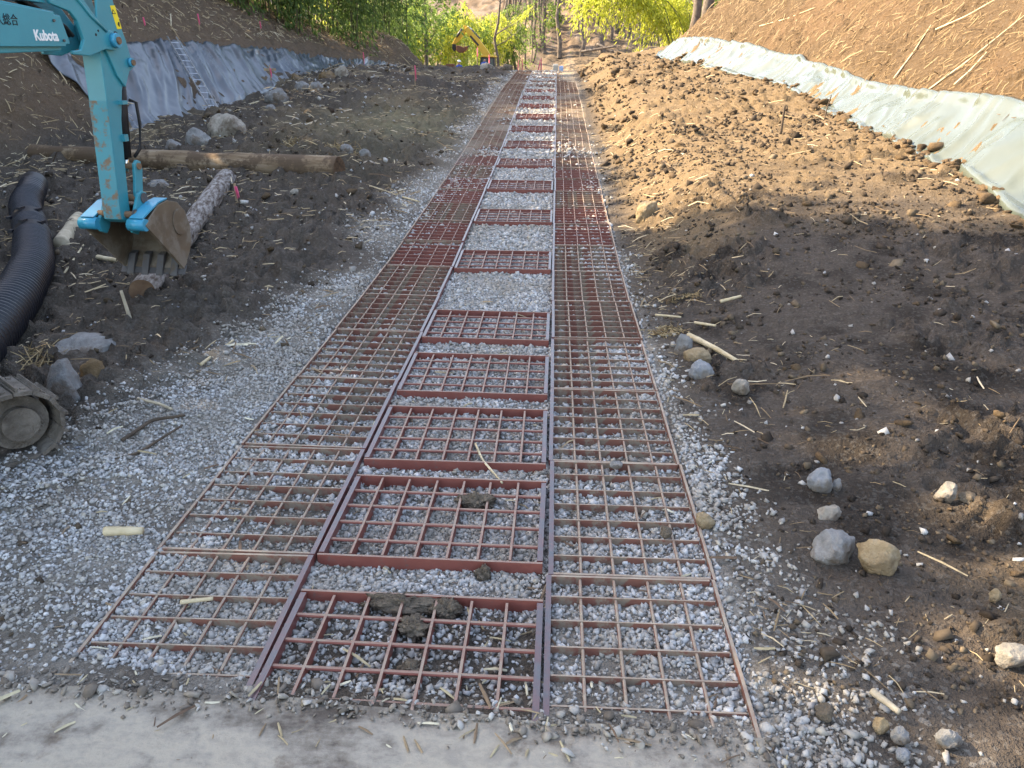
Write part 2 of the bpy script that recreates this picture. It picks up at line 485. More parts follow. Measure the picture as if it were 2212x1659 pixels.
    ad = N.new('ShaderNodeMath'); ad.operation = 'ADD'; L.new(f.outputs[0], ad.inputs[0]); L.new(f2.outputs[0], ad.inputs[1])
    hf = N.new('ShaderNodeMath'); hf.operation = 'MULTIPLY'; hf.inputs[1].default_value = .5; L.new(ad.outputs[0], hf.inputs[0])
    L.new(hf.outputs[0], mr.inputs[0])
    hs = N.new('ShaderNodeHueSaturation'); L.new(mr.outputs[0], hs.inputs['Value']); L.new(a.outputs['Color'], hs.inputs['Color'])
    # crumbs: small pale grit and dark pits
    v = N.new('ShaderNodeTexVoronoi'); v.inputs['Scale'].default_value = 62
    tc = N.new('ShaderNodeTexCoord'); L.new(tc.outputs['Object'], v.inputs['Vector'])
    sp = ramp(N, [(.80, (0,) * 3), (.86, (1,) * 3)]); sv = N.new('ShaderNodeSeparateColor'); L.new(v.outputs['Color'], sv.inputs[0]); L.new(sv.outputs[0], sp.inputs[0])
    mx = N.new('ShaderNodeMix'); mx.data_type = 'RGBA'; ml = N.new('ShaderNodeMath'); ml.operation = 'MULTIPLY'
    gm = N.new('ShaderNodeMapRange'); gm.inputs[3].default_value = .07; gm.inputs[4].default_value = .30; L.new(a.outputs['Alpha'], gm.inputs[0])
    L.new(sp.outputs[0], ml.inputs[0]); L.new(gm.outputs[0], ml.inputs[1]); L.new(ml.outputs[0], mx.inputs[0]); L.new(hs.outputs[0], mx.inputs[6]); mx.inputs[7].default_value = (.40, .39, .36, 1)
    L.new(mx.outputs[2], B.inputs['Base Color']); B.inputs['Roughness'].default_value = .95; B.inputs['Specular IOR Level'].default_value = .15
    b1 = N.new('ShaderNodeBump'); b1.inputs['Strength'].default_value = .9; b1.inputs['Distance'].default_value = .05; L.new(f.outputs[0], b1.inputs['Height'])
    b2 = N.new('ShaderNodeBump'); b2.inputs['Strength'].default_value = .8; b2.inputs['Distance'].default_value = .016; L.new(f2.outputs[0], b2.inputs['Height']); L.new(b1.outputs[0], b2.inputs['Normal'])
    L.new(b2.outputs[0], B.inputs['Normal'])
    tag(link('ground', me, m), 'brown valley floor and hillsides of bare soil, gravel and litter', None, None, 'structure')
build_ground()

# ------------------------------------------------------------------ red steel grating panels
M = {}
M['red'] = worn('red_oxide_primer', (.165, .046, .036), (.225, .068, .050), (.12, .10, .09), .37, 16, .55, topdust=(.27, .205, .155))
M['rail'] = worn('worn_red_frame', (.145, .046, .042), (.195, .066, .058), (.15, .14, .145), .36, 11, .34, topdust=(.088, .090, .098))
M['dusty_red'] = worn('dusty_red_steel', (.14, .050, .036), (.19, .075, .050), (.20, .155, .115), .47, 10, .75, topdust=(.34, .285, .22))

def panel_meshes():
    h = LONG / 2; k = SHORT / 2; d = {}
    def mk(key, f, mat):
        b = MB(); f(b); o = b.build(key, mat); d[key] = o.data; bpy.data.objects.remove(o)
    mk('long', lambda b: b.box((0, 0, -.034), (LONG, .022, .068)), M['rail'])
    mk('long_thin', lambda b: b.box((0, 0, -.034), (LONG, .012, .068)), M['red'])
    mk('long_outer', lambda b: b.box((0, 0, -.034), (LONG, .013, .068)), M['dusty_red'])
    mk('short_thin', lambda b: b.box((0, 0, -.0345), (.012, SHORT - .045, .069)), M['dusty_red'])
    mk('short', lambda b: b.box((0, 0, -.0345), (.024, SHORT - .045, .069)), M['rail'])
    mk('flat', lambda b: b.box((0, 0, -.033), (.0105, SHORT - .046, .058)), M['red'])
    mk('rod', lambda b: b.tube([(-h + .015, 0, 0), (h - .015, 0, 0)], .0085, 8), M['red'])
    mk('flat_side', lambda b: b.box((0, 0, -.033), (.0072, SHORT - .046, .058)), M['red']); mk('rod_side', lambda b: b.tube([(-h + .015, 0, 0), (h - .015, 0, 0)], .0068, 8), M['red'])
    d['flat_b'] = d['flat_side'].copy(); d['flat_b'].materials.clear(); d['flat_b'].materials.append(M['dusty_red'])
    d['rod_b'] = d['rod_side'].copy(); d['rod_b'].materials.clear(); d['rod_b'].materials.append(M['dusty_red'])
    def whole(b, rails):
        for s in (-1, 1):
            b.box((0, s * (k - .007), -.034), (LONG, .014 if rails != s else .022, .068)); b.box((s * (h - .007), 0, -.0345), (.014 if rails else .024, SHORT - .045, .069))
        for i in range(6): b.box((-h + LONG * (i + 1) / 7, 0, -.033), (.0105 if not rails else .0075, SHORT - .046, .058))
        for i in range(4): b.tube([(-h + .015, -k + SHORT * (i + 1) / 5, -.012), (h - .015, -k + SHORT * (i + 1) / 5, -.012)], .0085, 5)
    for tagk, rails in (('c', 0), ('l', -1), ('r', 1)):
        for sfx, mt in (('', 'red'), ('_b', 'dusty_red')):
            key = 'whole_' + tagk + sfx
            mk(key, lambda b: whole(b, rails), M[mt]); d[key].materials.append(M['rail'])
            for i, pl in enumerate(d[key].polygons):
                bar = i // 6
                pl.material_index = 1 if bar < 4 and ((rails == 0 and bar in (1, 3)) or (rails == -1 and bar == 0) or (rails == 1 and bar == 2)) else 0
    return d
PM = panel_meshes()
ORD = ['first', 'second', 'third', 'fourth', 'fifth', 'sixth', 'seventh', 'eighth', 'ninth', 'tenth', 'eleventh', 'twelfth', 'thirteenth', 'fourteenth', 'fifteenth', 'sixteenth', 'seventeenth', 'eighteenth', 'nineteenth', 'twentieth'] 
ORD += ['twenty-' + w for w in ORD[:9]] + ['thirtieth'] + ['thirty-' + w for w in ORD[:9]]

def place_panel(x, y, along, label, group, detailed, dusty, jit):
    z = float(prof(y)); slope = float((prof(y + .4) - prof(y - .4)) / .8)
    root = bpy.data.objects.new('grating_panel', None if detailed else PM['whole_' + ('c' if not along else ('r' if x > -.5 else 'l')) + ('_b' if dusty else '')])
    COL.objects.link(root)
    tag(root, label, 'grating', group)
    rx = math.atan(slope)
    R = Matrix.Rotation(rx + jit[0], 3, 'X') @ Matrix.Rotation(jit[1], 3, 'Y') @ Matrix.Rotation(jit[2] + (math.pi / 2 if along else 0), 3, 'Z')
    root.location = (x, y, z + jit[3]); root.rotation_euler = R.to_euler()
    if detailed:
        k = SHORT / 2; h = LONG / 2
        sfx = '_b' if dusty else ('_side' if along else '')
        def p(name, key, loc):
            o = bpy.data.objects.new(name, PM[key]); COL.objects.link(o); o.parent = root; o.location = loc
        for s in (-1, 1):
            inner = along and ((s > 0) == (x > -.5))       # the edge towards the middle row
            p('frame_bar', 'long' if inner else ('long_outer' if along else 'long_thin'), (0, s * (k - (.011 if inner else .0065)), 0))
            p('frame_bar', 'short_thin' if along else 'short', (s * (h - (.0062 if along else .012)), 0, 0))
        for i in range(6): p('flat_bar', 'flat' + sfx, (-h + LONG * (i + 1) / 7 + random.uniform(-.004, .004), 0, random.uniform(-.003, .002)))
        for i in range(4): p('cross_rod', 'rod' + sfx, (0, -k + SHORT * (i + 1) / 5 + random.uniform(-.003, .003), -.014))

def build_panels():
    r = random.Random(3)
    for i, y0 in enumerate(CENTRE):
        place_panel(-.540, y0 + SHORT / 2, False, ORD[i] + ' red steel grating panel up the middle row from the near plate', 'grating panels of the middle row', y0 < 17, y0 > 27,
                    (r.uniform(-.006, .006), r.uniform(-.004, .004), r.uniform(-.006, .006) - .006, r.uniform(-.002, .004)))
    for k in range(35):
        y = 1.70 + .986 * k + .493
        for x, nm in ((-1.400, 'left'), (.316, 'right')):
            jl = -.006 if (nm == 'left' and k == 0) else 0
            place_panel(x + r.uniform(-.006, .006), y + (.05 if nm == 'left' else -.02), True, ORD[k] + ' red steel grating panel in the ' + nm + '-hand row from the near plate',
                        'grating panels of the %s row' % nm, y < 13.5, k < 6 or k > 12 or (k * 7 + (nm == 'left')) % 3 == 0,
                        (r.uniform(-.006, .006), (r.uniform(.0, .02) if nm == 'left' else r.uniform(-.012, .006)) + (-.02 if jl else 0), r.uniform(-.006, .006), r.uniform(-.004, .004) + jl))
build_panels()

# ------------------------------------------------------------------ dusty steel road plate in the foreground
def build_plate():
    m, N, L, B = new_mat('dusty_road_plate')
    tc = N.new('ShaderNodeTexCoord'); mp = N.new('ShaderNodeMapping'); mp.inputs['Scale'].default_value = (.8, 1.7, 1); L.new(tc.outputs['Object'], mp.inputs[0])
    n1 = noise_node(N, L, 2.3, 8, .68, vec=mp.outputs[0]); n2 = noise_node(N, L, 14, 7, .7)
    r = ramp(N, [(.35, (.10, .083, .068)), (.43, (.20, .178, .148)), (.50, (.285, .26, .218)), (.57, (.345, .31, .25)), (.66, (.27, .245, .205))])
    ad = N.new('ShaderNodeMath'); ad.operation = 'MULTIPLY_ADD'; ad.inputs[1].default_value = .38; L.new(n2.outputs[0], ad.inputs[0]); 
    sb = N.new('ShaderNodeMath'); sb.operation = 'SUBTRACT'; sb.inputs[1].default_value = .19; L.new(n1.outputs[0], sb.inputs[0]); L.new(sb.outputs[0], ad.inputs[2])
    L.new(ad.outputs[0], r.inputs[0])
    n3 = noise_node(N, L, 2.6, 7, .78); r3 = ramp(N, [(.53, (0,) * 3), (.63, (.75,) * 3)]); L.new(n3.outputs[0], r3.inputs[0])
    mx = N.new('ShaderNodeMix'); mx.data_type = 'RGBA'; L.new(r3.outputs[0], mx.inputs[0]); L.new(r.outputs[0], mx.inputs[6]); mx.inputs[7].default_value = (.135, .105, .078, 1)
    L.new(mx.outputs[2], B.inputs['Base Color']); B.inputs['Roughness'].default_value = .8; B.inputs['Specular IOR Level'].default_value = .25
    b = N.new('ShaderNodeBump'); b.inputs['Strength'].default_value = .8; b.inputs['Distance'].default_value = .014
    b.inputs['Height'].default_value = 0; L.new(n2.outputs[0], b.inputs['Height']); L.new(b.outputs[0], B.inputs['Normal'])
    A = gp(-330, 1448, .012); Bp = gp(560, 1502, .012); Cc = gp(1170, 1552, .012); D = gp(1655, 1592, .012)
    edge = [A, Bp, Cc, D]
    # far edge wavy with the mud lying over it; the near side runs on under the camera
    top, n = [], 240
    xs = np.linspace(A[0], D[0], n)
    ye = np.interp(xs, [e[0] for e in edge], [e[1] for e in edge])
    ye = ye + .022 * fbm(xs * 7, xs * 0, 4, 3)
    V, F = [], []
    rows = 34
    for j in range(rows):
        t = j / (rows - 1)
        for i in range(n):
            y = ye[i] * (1 - t) + (-1.6) * t
            V.append((xs[i] + (.35 * t if i == n - 1 else .35 * t * i / n), y, 0.005 + .003 * float(fbm(xs[i] * 1.3, y * 1.5, 2, 6))))
    nb = len(V)
    V += [(x, y, z - .022) for x, y, z in V]
    for j in range(rows - 1):
        for i in range(n - 1):
            a = j * n + i
            F.append((a, a + n, a + n + 1, a + 1)); F.append((nb + a, nb + a + 1, nb + a + n + 1, nb + a + n))
    loop = [i for i in range(n)] + [j * n + n - 1 for j in range(1, rows)] + [(rows - 1) * n + i for i in range(n - 2, -1, -1)] + [j * n for j in range(rows - 2, 0, -1)]
    for a, c in zip(loop, loop[1:] + loop[:1]): F.append((a, c, nb + c, nb + a))
    me = np_mesh('steel_plate', V, F, True)
    o = link('steel_plate', me, m)
    tag(o, 'dusty grey-brown steel road plate across the near end of the gratings', 'steel plate')
    return xs, ye
PLATE_X, PLATE_Y = build_plate()

# ------------------------------------------------------------------ gravel (loose crushed stone)
def stone_templates(k, r, sub=1, rough=.22):
    V, F = ico(sub); T = []
    for _ in range(k):
        v = V * (1 + r.uniform(-rough, rough, (len(V), 1)))
        v = v * np.array([1, r.uniform(.65, .95), r.uniform(.5, .8)])
        T.append(v)
    return T, F

def chip_templates(k, r):
    q = np.array([[x, y, z] for x in (-1, 1) for y in (-1, 1) for z in (-1, 1)], float) * .72
    F = np.array([(0, 1, 3, 2), (4, 6, 7, 5), (0, 4, 5, 1), (2, 3, 7, 6), (0, 2, 6, 4), (1, 5, 7, 3)])
    F = np.concatenate([F[:, [0, 1, 2]], F[:, [0, 2, 3]]])
    return [(q + r.uniform(-.38, .38, q.shape)) * np.array([r.uniform(.9, 1.25), r.uniform(.7, 1.05), r.uniform(.55, .85)]) for _ in range(k)], F

def build_gravel():
    r = np.random.default_rng(11)
    T, F = chip_templates(40, r)
    bands = [(1.0, 3.2, 7600, .0072), (3.2, 5.2, 5200, .0082), (5.2, 8.5, 2900, .0100), (8.5, 14, 1400, .0130), (14, 24, 560, .018), (24, 37, 220, .025)]
    P, S = [], []
    for y0, y1, dens, size in bands:
        x0, x1 = -3.9, 2.6 if y0 < 3 else 1.4
        n = int((x1 - x0) * (y1 - y0) * dens)
        x = r.uniform(x0, x1, n); y = r.uniform(y0, y1, n)
        g = gravel_mask(x, y)
        tb = track_bed(x, y)
        dirt = sstep(.12, .45, fbm(x * 1.6, y * 1.6, 3, 123))
        dirt = np.where(x > .7, sstep(-.25, .30, fbm(x * 2.1, y * 2.1, 3, 125)), dirt)
        keep = g * (1 - np.where(x > .7, .85, .62) * dirt)
        centre = (x > -1.03) & (x < -.05)
        keep = np.where(tb > .5, np.where(centre, np.maximum(keep, .85 * (1 - .5 * dirt)) * (1 - .25 * sstep(20, 34, y)), keep * (1 - .95 * sstep(10, 16, y + fbm(x, y, 2, 9) * 4))), keep)
        keep = np.where(tb > .5, np.maximum(keep, .9 * (1 - .7 * dirt) * (y < 11)) * sstep(.010, .024, gravel_depth(x, y)), keep)
        keep = keep * np.where(centre & (y < 2.45), .42, 1.0)
        keep = keep * np.where((x < -1.8) & (y < 2.7), .6, 1.0)
        keep = keep * (1 - .70 * sstep(.80, 1.25, x))
        keep = np.where((tb < .5) & (x < -1.7), keep * (1 - .55 * sstep(6, 11, y)), keep)
        keep = np.where((tb < .5) & (x > .6), keep * (1 - .9 * sstep(6, 9, y)), keep)
        m = r.uniform(0, 1, n) < keep
        x, y = x[m], y[m]
        s = size * np.exp(np.clip(r.normal(0, .40, len(x)), -1, .75)) * np.where(x < -1.8, .78, 1.0)
        ye = np.interp(x, PLATE_X, PLATE_Y, left=-9, right=-9)
        on = (y < ye)
        ok = (~on) | (r.uniform(0, 1, len(x)) < .16 * np.exp(-(ye - y) / .07) + .010)
        s = np.where(on, s * .7, s)
        x, y, s, on = x[ok], y[ok], s[ok], on[ok]
        z = np.where(on, .008, ground(x, y)) + s * .28
        P.append(np.stack([x, y, z], 1)); S.append(s)
    P = np.concatenate(P); S = np.concatenate(S)
    # thin, far scatter of single stones over the bare soil
    n = 3600
    x = np.concatenate([r.uniform(.8, 5, n // 2), r.uniform(-8, -2, n // 2)]); y = 2 + r.uniform(0, 1, n) ** 2 * 28
    s = np.exp(r.normal(-4.75, .45, n)) * np.interp(y, [2, 8, 30], [1, 1.5, 3.2])
    keep = (r.uniform(0, 1, n) < np.where(x > 0, np.interp(y, [2, 5, 8, 12], [.8, .35, .08, .03]), .75)) & (x < right_toe(y))
    x, y, s = x[keep], y[keep], s[keep]
    P = np.concatenate([P, np.stack([x, y, ground(x, y) + s * .2], 1)]); S = np.concatenate([S, s])
    n = len(P)
    SS = S[:, None] * r.uniform(.8, 1.25, (n, 3))
    V, FF = scatter(T, F, P, rand_rot(n, r), SS, r.integers(0, len(T), n))
    me = np_mesh('gravel', V, FF)
    m = island_mat('crushed_stone', [(0, (.19, .18, .165)), (.22, (.31, .305, .295)), (.5, (.42, .42, .41)), (.82, (.55, .555, .545)), (.94, (.40, .36, .29)), (1, (.24, .25, .28))], .9, 0, 90, grime=(.30, .275, .235))
    tag(link('gravel', me, m), 'loose pale grey crushed stone in and beside the gratings', 'gravel', None, 'stuff')
build_gravel()

# ------------------------------------------------------------------ soil clods lying on the spread soil
def build_clods():
    r = np.random.default_rng(21)
    V0, F = ico(2); T = []
    for k in range(10):
        a = np.array([fbm(V0[:, 0] * 1.6 + 7 * k, V0[:, 1] * 1.6 + V0[:, 2] * 1.1, 4, 300 + k)]).T
        b = np.array([fbm(V0[:, 2] * 3.1 + 5 * k, V0[:, 1] * 3.3 - V0[:, 0] * 2, 3, 340 + k)]).T
        T.append(V0 * (1 + .55 * a + .55 * b) * np.array([1, .8, .62]))
    n = 4200
    y = 2.2 + r.uniform(0, 1, n) ** 1.6 * 32; x = r.uniform(.85, 1.0, n) + r.uniform(0, 1, n) * np.clip(right_toe(y) - 1.0, .5, None)
    left = r.uniform(0, 1, n) < .20
    x = np.where(left, r.uniform(-8, -2.1, n), x)
    cl = fbm(x * .9, y * .9, 3, 400)
    keep = r.uniform(0, 1, n) < np.clip(.30 + 1.6 * cl, .05, 1) * np.where((x < 1.3) & (y < 5) & (x > 0), .25, 1)
    # a crumbly lip along the foot of the pale sheet
    m = 620; yl = 5 + r.uniform(0, 1, m) ** 1.3 * 27; xl = right_toe(yl) - .07 + .10 * fbm(yl * .9, yl * 0, 3, 71) + r.normal(0, .08, m)
    x = np.concatenate([x[keep], xl]); y = np.concatenate([y[keep], yl])
    s = np.exp(r.normal(-4.0, .55, len(x))) * np.interp(y, [2, 8, 30], [.6, 1.0, 1.8])
    s[-m:] = np.exp(r.normal(-3.1, .4, m))
    P = np.stack([x, y, ground(x, y) + s * .12], 1)
    S = s[:, None] * r.uniform(.75, 1.4, (len(x), 3)) * np.array([1.15, 1, .8])
    V, FF = scatter(T, F, P, rand_rot(len(x), r, .6), S, r.integers(0, len(T), len(x)))
    me = np_mesh('soil_clods', V, FF, True)
    mt = simple('clod_soil', (.058, .043, .031), (.130, .090, .052), 7, .97, .9, 45, bdist=.02, spec=.12)
    n = 8500
    y = 2.2 + r.uniform(0, 1, n) ** 1.7 * 31; x = .85 + r.uniform(0, 1, n) * np.clip(right_toe(y) - .85, .5, None)
    left = r.uniform(0, 1, n) < .25; x = np.where(left, r.uniform(-8.2, -2.0, n), x)
    k = r.uniform(0, 1, n) < np.clip(.35 + 1.8 * fbm(x * 1.3, y * 1.3, 3, 410), .06, 1) * np.where((x > 0) & (x < 1.4) & (y < 4.5), .3, 1)
    x, y = x[k], y[k]; s = np.exp(r.normal(-4.15, .45, len(x))) * np.interp(y, [2, 8, 30], [.7, 1.15, 2.0])
    T1, F1 = chip_templates(30, r)
    # plus a dense sprinkle of finer crumbs over the nearer ground
    n2 = 17000
    y2 = 2.0 + r.uniform(0, 1, n2) ** 1.5 * 13; x2 = np.where(r.uniform(0, 1, n2) < .68, .72 + r.uniform(0, 1, n2) * np.clip(right_toe(y2) - .72, .5, None), r.uniform(-7.5, -2.0, n2))
    k2 = r.uniform(0, 1, n2) < np.clip(.55 + 1.5 * fbm(x2 * 1.1, y2 * 1.6, 3, 420), .12, 1) * np.where(x2 < 0, 1 - .8 * gravel_mask(x2, y2), 1)
    x2, y2 = x2[k2], y2[k2]; s2 = np.exp(r.normal(-4.75, .42, len(x2))) * np.interp(y2, [2, 8, 15], [.75, 1.2, 1.9])
    x, y, s = np.r_[x, x2], np.r_[y, y2], np.r_[s, s2]
    V1, FF1 = scatter(T1, F1, np.stack([x, y, ground(x, y) + s * .15], 1), rand_rot(len(x), r), s[:, None] * r.uniform(.7, 1.5, (len(x), 3)), r.integers(0, 30, len(x)))
    mc = island_mat('crumb_soil', [(0, (.030, .024, .019)), (.4, (.062, .049, .038)), (.75, (.105, .080, .055)), (1, (.165, .130, .090))], .97, 0, 60, spec=.1)
    tag(link('soil_crumbs', np_mesh('soil_crumbs', V1, FF1), mc), 'small crumbs of broken brown earth over the bare ground', 'soil', None, 'stuff')
    tag(link('soil_clods', me, mt), 'crumbled brown soil clods strewn over the bare ground', 'soil', None, 'stuff')
build_clods()

def build_plate_dirt():
    r = np.random.default_rng(77); n = 1700
    x = r.uniform(-3.2, .95, n); ye = np.interp(x, PLATE_X, PLATE_Y); y = ye + r.normal(.01, .045, n) + .03 * fbm(x * 3, x * 0, 3, 7)
    x2 = np.interp(r.uniform(0, 1, 450), [0, 1], [.55, .95]); y2 = r.uniform(1.0, 1.95, 450); x2 = x2 + .12 * fbm(y2 * 4, y2 * 0, 3, 8) + (1.85 - y2) * .12
    x = np.r_[x, x2]; y = np.r_[y, y2]
    s = np.exp(r.normal(-5.1, .5, len(x)))
    T, F = stone_templates(10, r, 1, .35)
    z = np.where((y < np.interp(x, PLATE_X, PLATE_Y)) & (x < .72), .008, ground(x, y)) + s * .2
    V, FF = scatter(T, F, np.stack([x, y, z], 1), rand_rot(len(x), r), s[:, None] * r.uniform(.7, 1.6, (len(x), 3)) * np.array([1, 1, .6]), r.integers(0, 10, len(x)))
    m = island_mat('edge_grit', [(0, (.12, .10, .08)), (.45, (.19, .165, .135)), (.75, (.29, .265, .225)), (1, (.45, .44, .41))], .95, 0, 60)
    tag(link('grit', np_mesh('grit', V, FF), m), 'dirt and grit spilled along the edge of the steel plate', 'grit', None, 'stuff')
build_plate_dirt()

# ------------------------------------------------------------------ straw, cane chips and dead leaves
def blades(P, D, Nn, Ln, W, bend):
    """slender three-edged pieces: two joined quads each, with thickness from a folded section"""
    D = D / np.linalg.norm(D, axis=1, keepdims=True)
    S = np.cross(D, Nn); S /= np.linalg.norm(S, axis=1, keepdims=True) + 1e-9
    U = np.cross(S, D)
    a = P - D * Ln[:, None] / 2; b = P + U * (bend * Ln)[:, None]; c = P + D * Ln[:, None] / 2
    w = W[:, None] / 2
    V = np.stack([a - S * w * .7, a + S * w * .7, a + U * w, b - S * w, b + S * w, b + U * w * 1.2, c - S * w * .6, c + S * w * .6, c + U * w * .8], 1)
    f = np.array([[0, 3, 5, 2], [1, 2, 5, 4], [3, 6, 8, 5], [4, 5, 8, 7]])
    FF = (f[None] + (np.arange(len(P)) * 9)[:, None, None]).reshape(-1, 4)
    return V.reshape(-1, 3), FF

def normals(x, y, fn=macro, e=.06):
    gx = (fn(x + e, y) - fn(x - e, y)) / (2 * e); gy = (fn(x, y + e) - fn(x, y - e)) / (2 * e)
    n = np.stack([-gx, -gy, np.ones_like(gx)], 1)
    return n / np.linalg.norm(n, axis=1, keepdims=True)

def litter(name, label, x, y, Lr, Wr, mat, r, down=0.0, lift=.01, cat='straw'):
    n = len(x)
    Nn = normals(x, y)
    ang = r.uniform(0, 2 * np.pi, n)
    D = np.stack([np.cos(ang), np.sin(ang), np.zeros(n)], 1)
    if down: # lie mostly down the slope
        g = Nn.copy(); g[:, 2] = 0; g /= np.linalg.norm(g, axis=1, keepdims=True) + 1e-6
        D = D * (1 - down) + g * down * r.choice([-1, 1], n)[:, None] + np.array([0, -.25, 0]) * down
    D = D - Nn * (D * Nn).sum(1, keepdims=True) + Nn * r.normal(0, .16, n)[:, None]
    sc = np.exp(r.normal(0, .55, n)) * np.interp(y, [2, 7, 30], [.75, 1.0, 1.5])
    V, F = blades(np.stack([x, y, ground(x, y) + lift * sc], 1), D, Nn, Lr * sc, Wr * np.sqrt(sc) * r.uniform(.7, 1.4, n) * np.interp(y, [2, 7, 30], [.8, 1, 1.5]), r.normal(.02, .05, n))
    tag(link(name, np_mesh(name, V, F), mat), label, cat, None, 'stuff')

def build_litter():
    r = np.random.default_rng(31)
    pale = island_mat('pale_straw', [(0, (.10, .065, .04)), (.35, (.24, .17, .095)), (.7, (.40, .31, .18)), (1, (.55, .47, .33))], .8, 0, 80)
    gold = island_mat('golden_straw', [(0, (.04, .025, .012)), (.35, (.095, .06, .03)), (.75, (.18, .122, .063)), (1, (.29, .22, .13))], .8, 0, 80)
    # left slope
    n = 21000
    y = 6 + r.uniform(0, 1, n) ** 1.5 * 42; x = left_toe(y) - r.uniform(-.2, 1, n) * np.interp(y, [6, 30, 48], [6, 8, 8])
    intarp = (y > 17.4) & (left_toe(y) - x < 1.75) & (y < 40)
    x, y = x[~intarp], y[~intarp]
    litter('slope_straw', 'brown dead cane litter covering the shaded left-hand slope', x, y, .085, .0085, pale, r, .35, .012)
    n = 29000
    y = 5 + r.uniform(0, 1, n) ** 1.35 * 27; x = right_toe(y) + .55 + r.uniform(0, 1, n) ** 1.1 * np.interp(y, [5, 30], [5, 7])
    litter('slope_straw', 'golden dead cane litter covering the sunlit right-hand slope', x, y, .082, .0062, gold, r, .6, .010)
    # valley floor, left side: thick behind the log and beside the pipe
    n = 14000
    y = 4 + r.uniform(0, 1, n) ** 1.25 * 26; x = np.interp(r.uniform(0, 1, n), [0, 1], [-1, 0]) * (left_toe(y) * -1 - 2.0) - 2.0
    k = r.uniform(0, 1, n) < np.clip(.34 + .9 * fbm(x * .8, y * .8, 3, 55) + .55 * np.exp(-((x + 5) / 2) ** 2 - ((y - 13) / 3.5) ** 2) + .4 * sstep(-3.2, -4.5, x) * (y < 11), 0.02, 1)
    litter('ground_straw', 'broken cane and straw littering the left valley floor', x[k], y[k], .075, .0075, pale, r, 0, .010)
    # right edge of the gratings
    n = 2600
    y = 2 + r.uniform(0, 1, n) ** 1.3 * 16; x = .75 + np.abs(r.normal(0, 1, n)) * np.interp(y, [2, 5, 8, 16], [1.0, .55, .55, .7])
    k = (r.uniform(0, 1, n) < np.clip(.35 + fbm(x * 1.2, y * 1.2, 3, 66), .05, 1)) & (x < 4)
    litter('ground_straw', 'broken cane and straw along the right edge of the gratings', x[k], y[k], .062, .0055, pale, r, 0, .008)
    # spread soil: few scattered bits
    n = 700
    y = 3 + r.uniform(0, 1, n) ** 1.2 * 24; x = r.uniform(1, 4.6, n)
    litter('ground_straw', 'sparse straw bits over the spread soil at right', x, y, .075, .006, pale, r, 0, .01)
    # between the bars, dead bamboo leaves
    n = 900
    y = 1.75 + r.uniform(0, 1, n) ** 1.8 * 5; x = r.uniform(-2.6, .9, n)
    k = r.uniform(0, 1, n) < np.where((x > -1) & (x < 0) & (y < 2.5), 1.0, .35)
    ivory = island_mat('dead_leaf', [(0, (.12, .075, .05)), (.4, (.25, .18, .11)), (.75, (.42, .36, .22)), (1, (.62, .58, .44))], .7, .1, 60)
    litter('dead_leaves', 'dead bamboo leaves caught between the grating bars', x[k], y[k], .055, .010, ivory, r, 0, .010, 'leaves')
    n = 150
    x = r.uniform(-2.5, .7, n); y = r.uniform(1.0, 1.95, n)
    litter('dead_leaves', 'leaf scraps and crumbs scattered over the steel plate', x[:70], y[:70] * .95, .012, .004, ivory, r, 0, .012, 'leaves')
build_litter()

# ------------------------------------------------------------------ sheets on the two slopes
def cloth_mat(name, c0, c1, rough, mud, spec=.5, coat=.0):
    m, N, L, B = new_mat(name)
    n = noise_node(N, L, .8, 4); r = ramp(N, [(.3, c0), (.7, c1)]); L.new(n.outputs[0], r.inputs[0])
    d = noise_node(N, L, 2.4, 8, .7); dr = ramp(N, [(.68, (0,) * 3), (.86, (.5,) * 3)]); L.new(d.outputs[0], dr.inputs[0])
    mx = N.new('ShaderNodeMix'); mx.data_type = 'RGBA'; L.new(dr.outputs[0], mx.inputs[0]); L.new(r.outputs[0], mx.inputs[6]); mx.inputs[7].default_value = (*mud, 1)
    L.new(mx.outputs[2], B.inputs['Base Color']); B.inputs['Roughness'].default_value = rough; B.inputs['Specular IOR Level'].default_value = spec
    B.inputs['Coat Weight'].default_value = coat; B.inputs['Coat Roughness'].default_value = .15
    b = N.new('ShaderNodeBump'); b.inputs['Strength'].default_value = .15; b.inputs['Distance'].default_value = .02
    bn = noise_node(N, L, 3.5, 3, .5); L.new(bn.outputs[0], b.inputs['Height'])
    L.new(b.outputs[0], B.inputs['Normal'])
    return m

def sheet(name, label, y0, y1, low, high, n, k, folds, mat, skew, lift=.035):
    """sheet laid on a slope between the lines low(y) and high(y) = (x, y)"""
    s = np.linspace(0, 1, n)[:, None]; t = np.linspace(0, 1, k)[None, :]
    y = y0 + (y1 - y0) * s
    xl, yl = low(y); xh, yh = high(y)
    X = xl + (xh - xl) * t; Y = yl + (yh - yl) * t
    Z = macro(X, Y) + lift
    D = folds(s * abs(y1 - y0), t)
    Nn = normals(X.ravel(), Y.ravel()).reshape(n, k, 3)
    rim = sstep(0, .06, t) * (1 - .5 * sstep(.95, 1.0, t))
    P = np.stack([X, Y, Z], -1) + Nn * (D * rim)[..., None]
    P[:, 0, 2] -= lift + .03
    i = np.arange(n * k).reshape(n, k)
    F = np.stack([i[:-1, :-1], i[1:, :-1], i[1:, 1:], i[:-1, 1:]], -1).reshape(-1, 4)
    o = link(name, np_mesh(name, P.reshape(-1, 3), F, True), mat)
    md = o.modifiers.new('solid', 'SOLIDIFY'); md.thickness = .006; md.offset = 0
    tag(o, label, 'tarpaulin')
    return o

def ridge(v): return 1 - np.abs(2 * v - 1)

